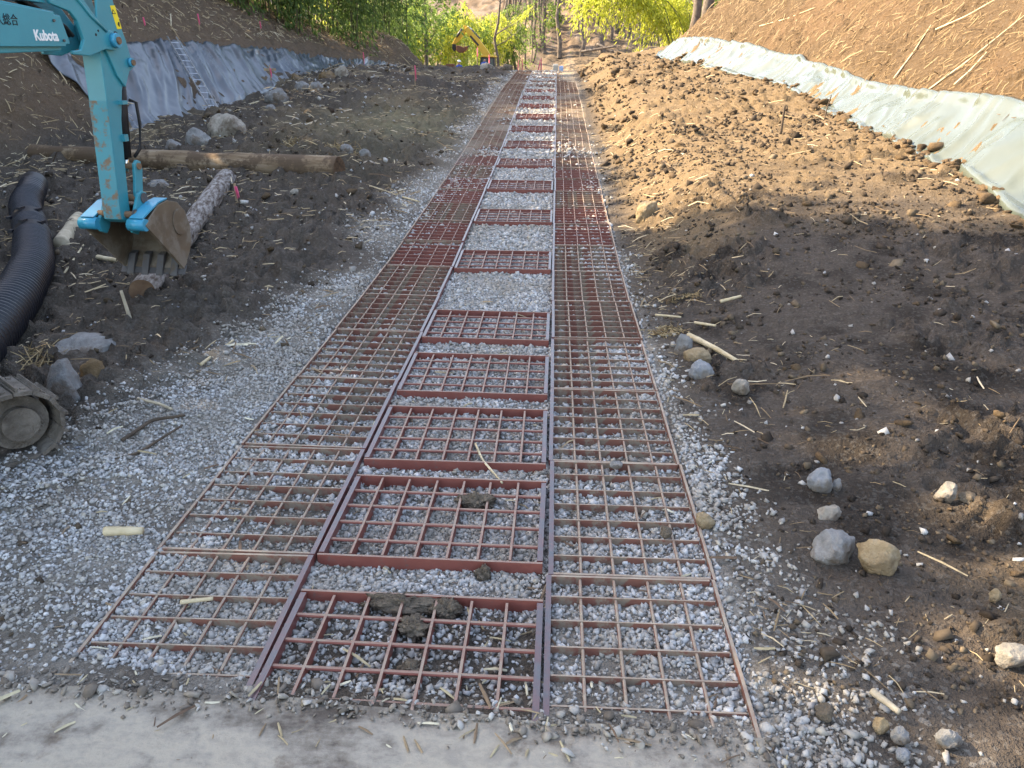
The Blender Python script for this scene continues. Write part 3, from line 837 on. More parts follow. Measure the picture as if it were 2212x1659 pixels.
def left_folds(s, t):
    a = s - t * 1.0 + .5 * fbm(s * .35 + t * 0, t * 1.2 + s * 0, 3, 201)
    f = .15 * ridge(vnoise(a * 1.9, t * .6 + 0 * s, 210)) ** 2 + .10 * ridge(vnoise(a * 4.1, t * 1.1 + 0 * s, 211)) ** 2
    c = fbm(s * 2.6, t * 4.0 + s * .4, 4, 215)
    return f * (.55 + .6 * t) + .05 * np.abs(c) * (.4 + .9 * sstep(.45, 1, t + 0 * s)) + .05 * fbm(s * .6, t * 1.5 + 0 * s, 3, 216)

def right_folds(s, t):
    a = s + t * .55 + .4 * fbm(s * .5, t * 1.2 + s * 0, 3, 221)
    f = .07 * ridge(vnoise(a * 1.3, t * .5 + 0 * s, 230)) ** 2 + .035 * ridge(vnoise(a * 3.4, t * .9 + 0 * s, 231)) ** 3
    hem = .06 * ridge(vnoise(s * 3.2 + 0 * t, t * 0, 233)) * sstep(.80, .95, t)
    return f + hem + .05 * fbm(s * .8, t * 1.4 + s * .2, 2, 235)

M['tarp_grey'] = cloth_mat('blue_grey_tarpaulin', (.042, .055, .070), (.070, .087, .106), .28, (.10, .085, .07), .6)
M['tarp_pale'] = cloth_mat('pale_green_sheet', (.066, .082, .070), (.084, .100, .087), .20, (.14, .105, .065), .5)
hi_off = lambda y: np.interp(y, [15.6, 17.9, 21.9, 24.5, 27.5, 29.8, 32.3, 35.6, 39.5], [1.75, 1.66, 1.60, 1.40, 1.10, .88, .62, .40, .12])
sheet('tarpaulin', 'wrinkled blue-grey tarpaulin pegged over the left-hand bank', 16.2, 39.8,
      lambda y: (left_toe(y) + .12, y), lambda y: (left_toe(y) - hi_off(y), y + .9 * sstep(15, 19, y) * (1 - sstep(36, 40, y))), 520, 46, left_folds, M['tarp_grey'], 0)
hr_off = lambda y: np.interp(y, [3, 9.9, 11.9, 14.9, 21, 24.6, 27.4, 31, 33.5], [.80, .73, .68, .60, .55, .62, .68, .66, .2])
sheet('tarpaulin', 'shiny pale green-white sheet along the foot of the sunlit slope', 3.0, 33.6,
      lambda y: (right_toe(y) - .10 + .12 * fbm(y * .9, y * 0, 3, 71), y), lambda y: (right_toe(y) + hr_off(y) + .05 * fbm(y * .7, y * 0, 3, 72), y + .4), 620, 40, right_folds, M['tarp_pale'], 0)

# ------------------------------------------------------------------ rocks
_rv, _rf = ico(4)
def rock(px, py, w, h, mat, label, seed, angular=.5, spin=0.0, depth=.8, sink=.42, name='rock', cat='rock', group=None, lift=0.0):
    p = gp(px, py + h * .42)
    k = px_per_m(p)
    W, Hh = w / k, h / k * 1.12
    r = np.random.default_rng(seed)
    V = _rv.copy()
    for _ in range(int(7 + 9 * angular)):           # cut flat facets
        d = r.normal(0, 1, 3); d /= np.linalg.norm(d)
        lim = r.uniform(.62, .93)
        q = V @ d; V = V - np.clip(q - lim, 0, None)[:, None] * d * (.75 + .25 * angular)
    V = V * (1 + .16 * fbm(V[:, 0] * 2 + seed, V[:, 1] * 2 + V[:, 2] * 1.3, 4, seed)[:, None] + .11 * fbm(V[:, 2] * 6 + seed, V[:, 0] * 6 - V[:, 1] * 4, 3, seed + 5)[:, None])
    V = V / np.abs(V).max(0) * np.array([W / 2, W / 2 * depth, Hh / 2 / (1 - sink * .5)])
    c, s = math.cos(spin), math.sin(spin)
    o = link(name, np_mesh(name, V, _rf, True), mat)
    o.location = (p[0], p[1] + W * depth * .25, macro(p[0], p[1]) + lift + Hh / 2 * (1 - sink))
    o.rotation_euler = (0, 0, spin)
    return tag(o, label, cat, group)

def rock_mat(name, dark, mid, light, mud=(.13, .10, .075)):
    m, N, L, B = new_mat(name)
    n = noise_node(N, L, 7, 6, .7); r = ramp(N, [(.30, dark), (.48, mid), (.66, light)]); L.new(n.outputs[0], r.inputs[0])
    d = noise_node(N, L, 3.1, 5, .7); dr = ramp(N, [(.50, (0,) * 3), (.60, (.85,) * 3)]); L.new(d.outputs[0], dr.inputs[0])
    mx = N.new('ShaderNodeMix'); mx.data_type = 'RGBA'; L.new(dr.outputs[0], mx.inputs[0]); L.new(r.outputs[0], mx.inputs[6]); mx.inputs[7].default_value = (*mud, 1)
    L.new(mx.outputs[2], B.inputs['Base Color']); B.inputs['Roughness'].default_value = .9; B.inputs['Specular IOR Level'].default_value = .2
    bn = noise_node(N, L, 26, 5, .7); b = N.new('ShaderNodeBump'); b.inputs['Strength'].default_value = 1.0; b.inputs['Distance'].default_value = .025
    L.new(bn.outputs[0], b.inputs['Height']); L.new(b.outputs[0], B.inputs['Normal'])
    return m
M['rock_pale'] = rock_mat('pale_rock', (.19, .17, .14), (.30, .275, .23), (.40, .37, .32))
M['rock_grey'] = rock_mat('grey_rock', (.13, .13, .125), (.22, .22, .215), (.32, .32, .31))
M['rock_blue'] = rock_mat('blue_grey_rock', (.15, .16, .175), (.24, .255, .27), (.31, .325, .34), (.16, .14, .115))
M['rock_brown'] = rock_mat('brown_rock', (.09, .062, .036), (.17, .115, .062), (.25, .175, .10))
M['rock_gold'] = rock_mat('ochre_rock', (.19, .135, .075), (.30, .23, .14), (.40, .34, .24), (.20, .145, .085))
M['mud'] = simple('mud_clod', (.13, .105, .08), (.21, .175, .135), 12, .97, 1.0, 55, bdist=.03, spec=.1)

ROCKS = [
    (490, 283, 108, 56, 'rock_pale', 'large pale boulder on the mound beyond the long log', .5), (425, 303, 62, 40, 'rock_grey', 'mud-streaked grey boulder just left of the large pale boulder', .4),
    (372, 318, 46, 26, 'rock_grey', 'low grey rock above the long log, left of the boulders', .5), (595, 213, 54, 36, 'rock_grey', 'smooth round grey boulder at the foot of the blue-grey tarpaulin', .2),
    (583, 236, 26, 16, 'rock_grey', 'small round stone in front of the smooth grey boulder', .2), (737, 160, 34, 30, 'rock_pale', 'upright pale rock on the crest of the rocky mound', .6),
    (706, 168, 40, 24, 'rock_brown', 'brown rock leaning left of the upright pale rock', .6), (652, 190, 36, 22, 'rock_grey', 'grey rock on the mound right of the round boulder', .6),
    (683, 190, 34, 22, 'rock_grey', 'pale grey rock half buried on the mound crest', .5), (640, 172, 30, 20, 'rock_brown', 'brown earthy rock beside the pink-taped stake', .5),
    (865, 147, 22, 9, 'rock_grey', 'flat stone on the crest behind the cross-armed stake', .3), (820, 150, 22, 9, 'rock_pale', 'small pale stone on the crest left of the cross-armed stake', .3),
    (747, 326, 34, 26, 'rock_grey', 'stub-shaped grey stone right of the debris mound', .1), (788, 335, 26, 22, 'rock_grey', 'small grey rock in the debris near the gravel edge', .5),
    (797, 357, 40, 14, 'rock_pale', 'flat pale stone on the soil behind the long log end', .4), (637, 418, 26, 16, 'rock_pale', 'small pale rock in the soil right of the pink ribbon', .7),
    (342, 402, 62, 20, 'rock_grey', 'flat grey stone just behind the teal bucket', .2), (418, 392, 36, 16, 'rock_grey', 'thin slate between the bucket and the bark log', .6),
    (185, 765, 150, 60, 'rock_grey', 'long flat grey slab rock beside the black pipe', .8), (135, 835, 92, 96, 'rock_grey', 'rounded grey rock behind the crawler track', .35),
    (206, 817, 62, 72, 'rock_brown', 'brown earth-crusted rock right of the crawler track', .15), (188, 640, 26, 20, 'rock_blue', 'small blue-grey stones beside the black pipe', .7),
    (640, 262, 22, 12, 'rock_pale', 'small pale stone on the dry grass patch', .3), (268, 745, 20, 10, 'rock_pale', 'small pale stone above the flat slab rock', .4),
    (1397, 457, 56, 48, 'rock_gold', 'large tan rock where the shade begins beside the right gratings', .55), (1476, 748, 38, 44, 'rock_grey', 'grey rock leaning by the pale bamboo cane', .5),
    (1508, 772, 62, 30, 'rock_gold', 'brownish rock behind the smooth grey cobble', .5), (1516, 806, 56, 42, 'rock_blue', 'smooth blue-grey cobble right of the gratings', .1),
    (1601, 838, 42, 30, 'rock_pale', 'pale rough rock right of the smooth cobble', .7), (1775, 1040, 62, 46, 'rock_blue', 'rounded blue-grey rock in the shaded soil', .3),
    (1808, 1046, 26, 26, 'rock_grey', 'small grey rock touching the rounded blue-grey rock', .5), (1790, 1112, 58, 28, 'rock_pale', 'knobbly white rock below the rounded blue-grey rock', .9),
    (1802, 1186, 104, 52, 'rock_grey', 'flat angular grey rock beside the golden rock', .9), (1898, 1200, 92, 78, 'rock_gold', 'golden ochre rock catching the sun at the shade edge', .7),
    (2048, 1066, 50, 38, 'rock_pale', 'dull pale rock in the shaded soil above the sunlit patch', .6), (2092, 1075, 40, 22, 'mud', 'dark earthy lump right of the dull pale rock', .4),
    (2192, 1420, 74, 50, 'rock_pale', 'broad pale slab rock at the right frame edge', .6), (1948, 1590, 46, 34, 'rock_grey', 'grey angular stone in the lower right gravel', .6),
    (1905, 1566, 36, 34, 'rock_gold', 'brown stone left of the grey angular stone', .5), (2052, 1598, 60, 40, 'rock_grey', 'larger grey-brown stone near the lower right corner', .7),
    (1955, 1632, 40, 26, 'rock_blue', 'blue-grey chip at the bottom edge in the gravel', .8), (1783, 1540, 44, 34, 'mud', 'dark earth lump on the gravel right of the gratings', .2),
    (1522, 1128, 48, 30, 'rock_gold', 'tan stone resting against the right grating edge', .3), (1437, 1150, 30, 22, 'mud', 'small dark clod lying on the right gratings', .2),
    (1332, 1006, 30, 14, 'rock_grey', 'flat grey stone lying between the right grating bars', .3), (2150, 1285, 30, 26, 'rock_gold', 'small tan stone in the sunlit patch', .4),
    (1052, 147, 34, 17, 'rock_pale', 'pale boulder on the crest in front of the yellow excavator', .4), (1082, 150, 20, 12, 'mud', 'earth heap on the crest right of the yellow excavator', .3),
    (1096, 146, 24, 16, 'mud', 'second earth heap on the crest by the pink stakes', .3),
]
for i, (px, py, w, h, mt, lb, an) in enumerate(ROCKS):
    rock(px, py, w, h, M[mt], lb, 500 + i, an, spin=(i * 1.7) % .8 - .4, name='mud_clod' if mt == 'mud' else 'rock', cat='clod' if mt == 'mud' else 'rock')

_mv, _mf = ico(5)
def mud_on(px, py, w, h, d, label, seed):
    p = gp(px, py, -.035); k = px_per_m(p); r = np.random.default_rng(seed)
    q = _mv
    V = q * (1 + .55 * fbm(q[:, 0] * 2 + seed, q[:, 1] * 2 + q[:, 2], 4, seed)[:, None] + .30 * fbm(q[:, 0] * 6, q[:, 1] * 6 + q[:, 2] * 5, 4, seed)[:, None] + .16 * fbm(q[:, 0] * 17 + q[:, 2] * 9, q[:, 1] * 17, 2, seed)[:, None])
    V = V * np.array([w / k / 2, d / 2, h / k * .5])
    o = link('mud_clod', np_mesh('mud_clod', V, _mf, False), M['mud']); o.location = p
    tag(o, label, 'clod')
mud_on(862, 1302, 150, 44, .10, 'broad mud clod over the far edge of the first middle grating', 61)
mud_on(965, 1320, 60, 44, .10, 'small mud clod right of the broad one on the first grating', 62)
mud_on(893, 1355, 70, 40, .11, 'mud lump between bars below the broad clod', 63)
mud_on(1035, 1085, 80, 36, .13, 'mud clod on the second middle grating', 64)
mud_on(1045, 1240, 30, 34, .06, 'small mud lump standing in the first gravel gap', 65)
mud_on(895, 1445, 60, 34, .10, 'mud lump deep between bars near the steel plate', 66)

# ------------------------------------------------------------------ logs, canes and sticks
def bark_mat(name, stops, scale=5, stretch=.18, bump=.8, patch=None):
    m, N, L, B = new_mat(name)
    tc = N.new('ShaderNodeTexCoord'); mp = N.new('ShaderNodeMapping'); mp.inputs['Scale'].default_value = (stretch, 1, 1); L.new(tc.outputs['Object'], mp.inputs[0])
    n = noise_node(N, L, scale, 8, .68, vec=mp.outputs[0]); r = ramp(N, stops); L.new(n.outputs[0], r.inputs[0])
    col = r.outputs[0]
    if patch:
        q = noise_node(N, L, 2.6, 6, .72); qr = ramp(N, [(.46, (0,) * 3), (.54, (1,) * 3)]); L.new(q.outputs[0], qr.inputs[0])
        mx = N.new('ShaderNodeMix'); mx.data_type = 'RGBA'; L.new(qr.outputs[0], mx.inputs[0]); L.new(col, mx.inputs[6]); mx.inputs[7].default_value = (*patch, 1); col = mx.outputs[2]
    L.new(col, B.inputs['Base Color']); B.inputs['Roughness'].default_value = .88; B.inputs['Specular IOR Level'].default_value = .2
    b = N.new('ShaderNodeBump'); b.inputs['Strength'].default_value = bump; b.inputs['Distance'].default_value = .02; L.new(n.outputs[0], b.inputs['Height']); L.new(b.outputs[0], B.inputs['Normal'])
    return m
M['log'] = bark_mat('peeled_log', [(.30, (.05, .034, .022)), (.42, (.14, .095, .058)), (.54, (.24, .175, .115)), (.64, (.31, .255, .19)), (.76, (.43, .40, .35))], 11, .07, 1.0, (.105, .072, .048))
M['bark'] = bark_mat('flaking_grey_bark', [(.36, (.06, .040, .030)), (.45, (.13, .108, .094)), (.54, (.24, .225, .21)), (.68, (.38, .37, .355))], 22, .30, 1.0)
M['cut'] = simple('cut_wood', (.13, .075, .045), (.22, .135, .08), 9, .9, .4, 40)
M['rotten'] = simple('rotten_wood', (.05, .033, .02), (.16, .10, .06), 14, .95, .9, 40, bdist=.03)
M['deadwood'] = simple('dead_wood', (.30, .25, .175), (.52, .45, .33), 9, .85, .4, 60)
M['darkwood'] = simple('dark_wood', (.055, .042, .032), (.12, .09, .065), 8, .9, .6, 40)
M['canewood'] = simple('dry_cane', (.36, .28, .155), (.60, .52, .36), 6, .7, .2, 60)

def limb(name, pts, r0, r1, mat, label, cat, n=14, seed=0, segs=26, group=None, end_mat=None, wob=.04, knots=False):
    pts = np.array(pts, float); o0 = pts[0].copy()
    d = pts[-1] - pts[0]; ln = np.linalg.norm(d)
    t = np.linspace(0, 1, segs)
    key = np.linspace(0, 1, len(pts))
    C = np.stack([np.interp(t, key, pts[:, i]) for i in range(3)], 1)
    rad = (r0 + (r1 - r0) * t) * (1 + wob * fbm(t * ln * 2.0 + seed, t * 0, 3, seed) * 2)
    if knots: rad = rad * (1 + .13 * np.exp(-((((t * ln / .22) % 1) - .5) / .06) ** 2))
    # local frame: x along the limb
    X = d / ln; Zq = np.array([0, 0, 1.0]); Y = np.cross(Zq, X); Y /= np.linalg.norm(Y) + 1e-9; Zq = np.cross(X, Y)
    R = np.stack([X, Y, Zq], 1)
    L_ = (C - o0) @ R
    V, F = [], []
    for i in range(segs):
        for j in range(n):
            w = 2 * math.pi * j / n
            q = 1 + wob * 1.6 * float(fbm(np.array(math.cos(w) * 1.5 + seed), np.array(math.sin(w) * 1.5 + t[i] * ln * 1.2), 3, seed + 3))
            V.append((L_[i, 0], L_[i, 1] + rad[i] * q * math.cos(w), L_[i, 2] + rad[i] * q * math.sin(w)))
    for i in range(segs - 1):
        for j in range(n):
            k = (j + 1) % n
            F.append((i * n + j, i * n + k, (i + 1) * n + k, (i + 1) * n + j))
    b = MB(); b.add(V, F)
    if end_mat is None: b.F += [tuple(range(n))[::-1], tuple((segs - 1) * n + j for j in range(n))]
    o = b.build(name, mat, smooth=True)
    o.matrix_world = Matrix.Translation(Vector(o0)) @ Matrix(R.tolist()).to_4x4()
    if end_mat is not None:
        for i0, nm in ((0, 'cut_end'), (segs - 1, 'cut_end')):
            bb = MB(); ring = V[i0 * n:(i0 + 1) * n]; bb.add(ring + [tuple(np.mean(ring, 0) + np.array([.004 if i0 else -.004, 0, 0]))], [(j, (j + 1) % n, n) for j in range(n)])
            bb.build(nm, end_mat, o)
    return tag(o, label, cat, group)

def ground_pts(pxs, lift):
    out = []
    for px, py in pxs:
        p = gp(px, py); out.append([p[0], p[1], p[2] + lift])
    return out

L1 = ground_pts([(78, 350), (735, 388)], .15)
mid = [(L1[0][i] + L1[1][i]) / 2 for i in range(3)]
for q in L1: q[2] = max(q[2], macro(mid[0], mid[1]) * .6 + q[2] * .4)
limb('log', [L1[0], [mid[0], mid[1], (L1[0][2] + L1[1][2]) / 2 - .01], L1[1]], .145, .190, M['log'], 'long weathered brown log lying across behind the teal bucket', 'log', 22, 4, 60, end_mat=M['rotten'], wob=.05)
L2 = ground_pts([(312, 655), (492, 400)], .11)
limb('log', [L2[0], [(a + b) / 2 for a, b in zip(*L2)], L2[1]], .115, .140, M['bark'], 'grey flaky-barked log running under the teal bucket', 'log', 20, 9, 46, end_mat=M['cut'], wob=.05)
L3 = ground_pts([(132, 540), (172, 478)], .06)
limb('log', L3, .085, .075, M['deadwood'], 'short pale stub of wood right of the black pipe', 'log', 14, 12, 18, wob=.10)
limb('branch', ground_pts([(420, 385), (500, 381), (560, 372)], .06), .05, .07, M['darkwood'], 'dark broken branch in front of the long log', 'branch', 10, 14)
limb('branch', ground_pts([(105, 625), (215, 655)], .04), .05, .045, M['darkwood'], 'dark wet branch on the ground right of the pipe', 'branch', 10, 15)
STICKS = [
    ([(1027, 957), (1042, 992), (1085, 1042)], .007, 'canewood', 'crooked pale twig across the third gravel gap', -.01), ([(230, 1164), (312, 1163)], .020, 'canewood', 'short thick cane piece on the gravel at left', .02),
    ([(1486, 738), (1545, 768), (1590, 795)], .022, 'canewood', 'pale jointed bamboo cane by the grey rocks at right', .03), ([(1415, 690), (1470, 695)], .010, 'canewood', 'thin cane crossing the straw beside the right gratings', .03),
    ([(1555, 660), (1600, 648)], .014, 'canewood', 'cane stub in the dark soil at right', .02), ([(1500, 1265 - 560), (1545, 712)], .012, 'canewood', 'split cane above the pale bamboo cane', .02),
    ([(672, 208), (705, 184)], .03, 'deadwood', 'pale straight stick on the mound crest', .05), ([(500, 243), (560, 225)], .025, 'canewood', 'long dry cane at the foot of the ladder', .04),
    ([(660, 380 - 100), (730, 252), (760, 245)], .025, 'deadwood', 'forked dead branch on the debris mound', .06), ([(265, 960), (330, 915), (400, 905)], .012, 'darkwood', 'dark root snaking over the gravel by the crawler', .012),
    ([(250, 1000), (300, 985), (395, 925)], .009, 'darkwood', 'second thin root below the dark root', .010), ([(300, 870), (345, 880), (372, 892)], .011, 'deadwood', 'bleached stick on the gravel right of the crawler', .015),
    ([(205, 565), (272, 577)], .028, 'canewood', 'flattened split cane beside the bucket teeth', .03), ([(140, 600), (180, 540), (200, 510)], .012, 'canewood', 'long dry reed leaning over by the pipe', .03),
    ([(435, 795), (505, 742)], .012, 'canewood', 'straight cane on the dark soil left of the gratings', .015), ([(430, 725), (470, 735)], .014, 'canewood', 'short peeled cane above the gravel edge', .015),
    ([(275, 635), (288, 712)], .018, 'deadwood', 'small stake leaning in the soil below the bark log', .0), ([(1880, 1505), (1940, 1552)], .014, 'deadwood', 'grey stick in the lower right gravel', .012),
    ([(700, 325 - 30), (725, 340), (790, 385 - 20)], .014, 'canewood', 'bent cane sprawled below the debris mound', .04), ([(600, 490), (625, 525)], .012, 'canewood', 'upright cane sliver on the soil', .03),
    ([(870, 430), (905, 440)], .014, 'canewood', 'pale curved cane near the left gratings', .015), ([(800, 405), (860, 425)], .010, 'canewood', 'pale twig on the gravel beside the left gratings', .015),
    ([(390, 1330 - 30), (460, 1292)], .010, 'canewood', 'dry reed lying over the first left grating', -.012), ([(1680, 250 + 20), (1685, 300)], .02, 'darkwood', 'thin stump poking out of the sunlit soil', .05),
    ([(1790, 218), (1800, 240), (1796, 262)], .012, 'darkwood', 'bare dark twig against the pale sheet', .06), ([(870, 270), (960, 268)], .018, 'darkwood', 'dark straight pole lying on the left soil', .02),
]
for i, (pp, r0, mt, lb, lift) in enumerate(STICKS):
    P = ground_pts(pp, lift + r0)
    if 'stake leaning' in lb: P = [P[1], list(np.array(P[1]) + [-.05, .02, .30])]
    if 'stump poking' in lb: P = [P[1], list(np.array(P[1]) + [.01, .02, .42])]
    if 'bare dark twig' in lb: q = gp(1780, 262); P = [q, q + [.02, .02, .2], q + [.07, .05, .42]]
    limb('stick', P, r0, r0 * .75, M[mt], lb, 'stick', 8, 40 + i, 12, wob=.08, knots=mt == 'canewood')

for i, (a, b_, lb) in enumerate((((1985, 215), (2212, 40), 'longest dry cane lying down the sunlit slope near the frame edge'), ((1930, 175), (2010, 60), 'slender cane on the middle of the sunlit slope'), ((2020, 70), (2150, 5), 'pale cane high on the sunlit slope'),
                                 ((1640, 60), (1760, 20), 'curved dry cane on the far part of the sunlit slope'), ((2060, 190), (2130, 120), 'short cane just above the pale sheet'))):
    P = ground_pts([a, ((a[0] + b_[0]) / 2, (a[1] + b_[1]) / 2 + 4), b_], .045)
    limb('cane', P, .014, .009, M['canewood'], lb, 'cane', 7, 130 + i, 22, wob=.06, knots=True)

# ------------------------------------------------------------------ black corrugated drain pipe
def build_pipe():
    m = simple('black_plastic', (.004, .006, .011), (.010, .013, .021), 5, .42, .1, 30, spec=.5)
    pts = ground_pts([(58, 432), (62, 480), (82, 555), (84, 620), (52, 690), (-20, 790), (-120, 900)], 0.20)
    pts = np.array(pts); pts[:, 2] = np.maximum(pts[:, 2], .10)
    pts[0] += [.10, .10, .02]
    d = np.r_[0, np.cumsum(np.linalg.norm(np.diff(pts, axis=0), axis=1))]
    n = 1100; s = np.linspace(0, d[-1], n)
    C = np.stack([np.interp(s, d, pts[:, i]) for i in range(3)], 1)
    kk = np.ones(61) / 61
    C = np.stack([np.convolve(np.pad(C[:, i], 30, mode='edge'), kk, mode='valid') for i in range(3)], 1)
    R0 = .172
    plain = 1 - sstep(.55, .9, s)
    rib = .017 * np.clip(np.sin(s * 2 * np.pi / .072) * 1.6, -1, 1)
    rad = R0 + rib * (1 - .75 * plain)
    rad[:40] = R0 + .03 * 0
    base = C[0].copy(); base[2] = macro(base[0], base[1])
    root = empty('drain_pipe', base)
    b = MB(); b.tube(C, rad, 26, cap=False); b.build('pipe_wall', m, root, base, True)
    # joint collars with clips
    for f in (2.05, 2.75):
        i = int(f / d[-1] * n); sl = slice(i - 20, i + 20)
        bb = MB(); bb.tube(C[sl], R0 + .018, 26, cap=False); c = bb.build('collar', m, root, base, True)
        md = c.modifiers.new('s', 'SOLIDIFY'); md.thickness = .01
        t = C[i + 1] - C[i - 1]; t /= np.linalg.norm(t); side = np.cross(t, [0, 0, 1]); side /= np.linalg.norm(side); up = np.cross(side, t)
        for w in (.5, 1.3, 2.2):
            q = C[i] + (R0 + .03) * (math.cos(w) * side + math.sin(w) * up)
            k = MB(); k.box(q, (.05, .09, .03)); k.build('clip', m, c, base)
    # closed sock over the far end
    e = MB(); t = C[0] - C[6]; t /= np.linalg.norm(t)
    e.tube([C[0], C[0] + t * .10, C[0] + t * .16 + np.array([.06, 0, .02])], [R0, R0 * .9, R0 * .45], 22); e.build('end_wrap', m, root, base, True)
    tag(root, 'black corrugated plastic drain pipe curving down the left edge', 'pipe')
build_pipe()

# ------------------------------------------------------------------ ladder on the tarpaulin
def build_ladder():
    m = simple('ladder_aluminium', (.45, .46, .48), (.62, .63, .65), 8, .38, .1, 40, metal=.8)
    lo = gp(458, 246); lo2 = gp(472, 240)
    a0 = lo + [0, 0, .03]; top = gp(352, 99) + np.array([.15, 0, .22])
    side = np.array([.15, .18, -.01])
    root = empty('ladder', a0)
    for k, off in enumerate((0, 1)):
        b = MB(); s = a0 + side * off; e = top + side * off
        b.tube([s, e], .018, 4); b.build('rail', m, root, a0)
    for i in range(1, 12):
        q = a0 + (top - a0) * i / 12
        b = MB(); b.tube([q, q + side], .010, 6); b.build('rung', m, root, a0)
    tag(root, 'long aluminium ladder leaning on the blue-grey tarpaulin', 'ladder')
build_ladder()

# ------------------------------------------------------------------ survey stakes with pink tape
M['pink'] = simple('pink_tape', (.75, .10, .22), (.85, .16, .32), 4, .6, 0, 10)
M['stake'] = simple('stake_wood', (.24, .17, .11), (.38, .29, .19), 9, .85, .3, 50)
def stake(p, h, label, cross=False, tape=(.62, .30), lean=0.0, post=True):
    root = empty('survey_stake', p); root.rotation_euler = (0, lean, .3)
    tag(root, label, 'stake', 'survey stakes with pink tape')
    w = .045 if h > .7 else .03
    if post:
        b = MB(); b.box((0, 0, h / 2 - .1), (w, w * .8, h + .2)); b.build('post', M['stake'], root)
    if cross:
        b = MB(); b.box((0, -w * .75, h * .78), (.34, .02, .07)); b.build('cross_board', M['stake'], root)
    z0 = h * tape[0]; b = MB()
    for i, (ox, ln) in enumerate(((0, 1), (.02, .8))):
        b.tube([(ox, -w * .9, z0 + tape[1] * .5), (ox + .012, -w * 1.2, z0), (ox + .02, -w * 1.0, z0 - tape[1] * .5 * ln)], [w * .75, w * .9, w * .55], 6, flat=.35)
    b.build('tape', M['pink'], root)
def stake_px(px, py_base, py_top, y=None, **k):
    p = gp(px, py_base) if y is None else at_y(px, py_base, y)
    h = (py_base - py_top) / px_per_m(p) * 1.06
    stake(p, h, **k)
stake_px(587, 186, 146, label='pink-taped stake with a short board near the round boulder', cross=True, tape=(.62, .26))
stake_px(786, 147, 122, label='pink-taped stake before the far end of the tarpaulin', tape=(.72, .5))
stake_px(897, 190, 155, label='cross-armed stake with hanging pink tape on the left crest', cross=True, tape=(.80, .42))
stake_px(432, 72, 38, label='pink-taped stake high on the left-hand slope by the bamboo', tape=(.75, .3))
stake_px(312, 58, 44, label='small pink marker on the left slope beside the teal arm', tape=(.7, .2))
stake_px(563, 70, 52, label='small pink marker on the slope right of the slope stake', tape=(.75, .25))
stake_px(513, 445, 400, label='pink ribbon tied to a sliver right of the bark log', tape=(.62, .16))
stake_px(1031, 153, 112, y=50, label='tall pale stake with red tape left of the yellow excavator', tape=(.85, .5))
stake_px(1056, 153, 128, y=48, label='pink-taped stake in front of the excavator cab', tape=(.7, .75))
stake_px(1117, 154, 138, y=46, label='leftmost pink stake of the pair right of the earth heap', tape=(.6, .6), lean=.12)
stake_px(1127, 154, 137, y=46, label='right-hand pink stake of the pair by the earth heap', tape=(.6, .75))
stake_px(1162, 152, 138, y=45, label='leaning pink stake left of the top of the track', tape=(.6, .6), lean=.2)
stake_px(1168, 152, 137, y=45, label='upright pink stake at the top of the track', tape=(.6, .75))

# ------------------------------------------------------------------ teal mini excavator
M['teal'] = worn('teal_paint', (.012, .225, .285), (.018, .27, .335), (.15, .105, .075), .26, 11, .36)
M['teal_worn'] = worn('scraped_teal_paint', (.012, .215, .275), (.018, .255, .315), (.19, .135, .09), .44, 13, .5)
M['teal_bright'] = worn('bright_teal_paint', (.010, .26, .40), (.016, .30, .46), (.16, .12, .09), .34, 7, .38)
M['muddy_steel'] = worn('muddy_steel', (.095, .070, .048), (.155, .115, .075), (.20, .165, .125), .48, 5, .62)
M['grey_steel'] = worn('grey_steel', (.055, .052, .052), (.085, .082, .082), (.10, .08, .06), .40, 12, .55)
M['black'] = simple('black_rubber', (.012, .012, .013), (.03, .029, .028), 9, .6, .2, 60)
M['chrome'] = simple('chrome_rod', (.62, .60, .55), (.72, .70, .66), 4, .15, 0, 10, metal=1.0)
M['rust'] = simple('rusty_pin', (.13, .075, .045), (.26, .17, .10), 20, .8, .4, 60)
M['white'] = simple('white_paint', (.75, .76, .76), (.82, .82, .82), 10, .5, 0, 10)
M['ink'] = simple('dark_lettering', (.012, .014, .018), (.022, .024, .03), 10, .6, 0, 10)
M['yellow_decal'] = simple('yellow_decal', (.78, .60, .03), (.84, .66, .05), 8, .5, 0, 10)
M['track_mud'] = simple('muddy_track', (.085, .072, .058), (.21, .185, .155), 9, .95, .9, 40, bdist=.02)

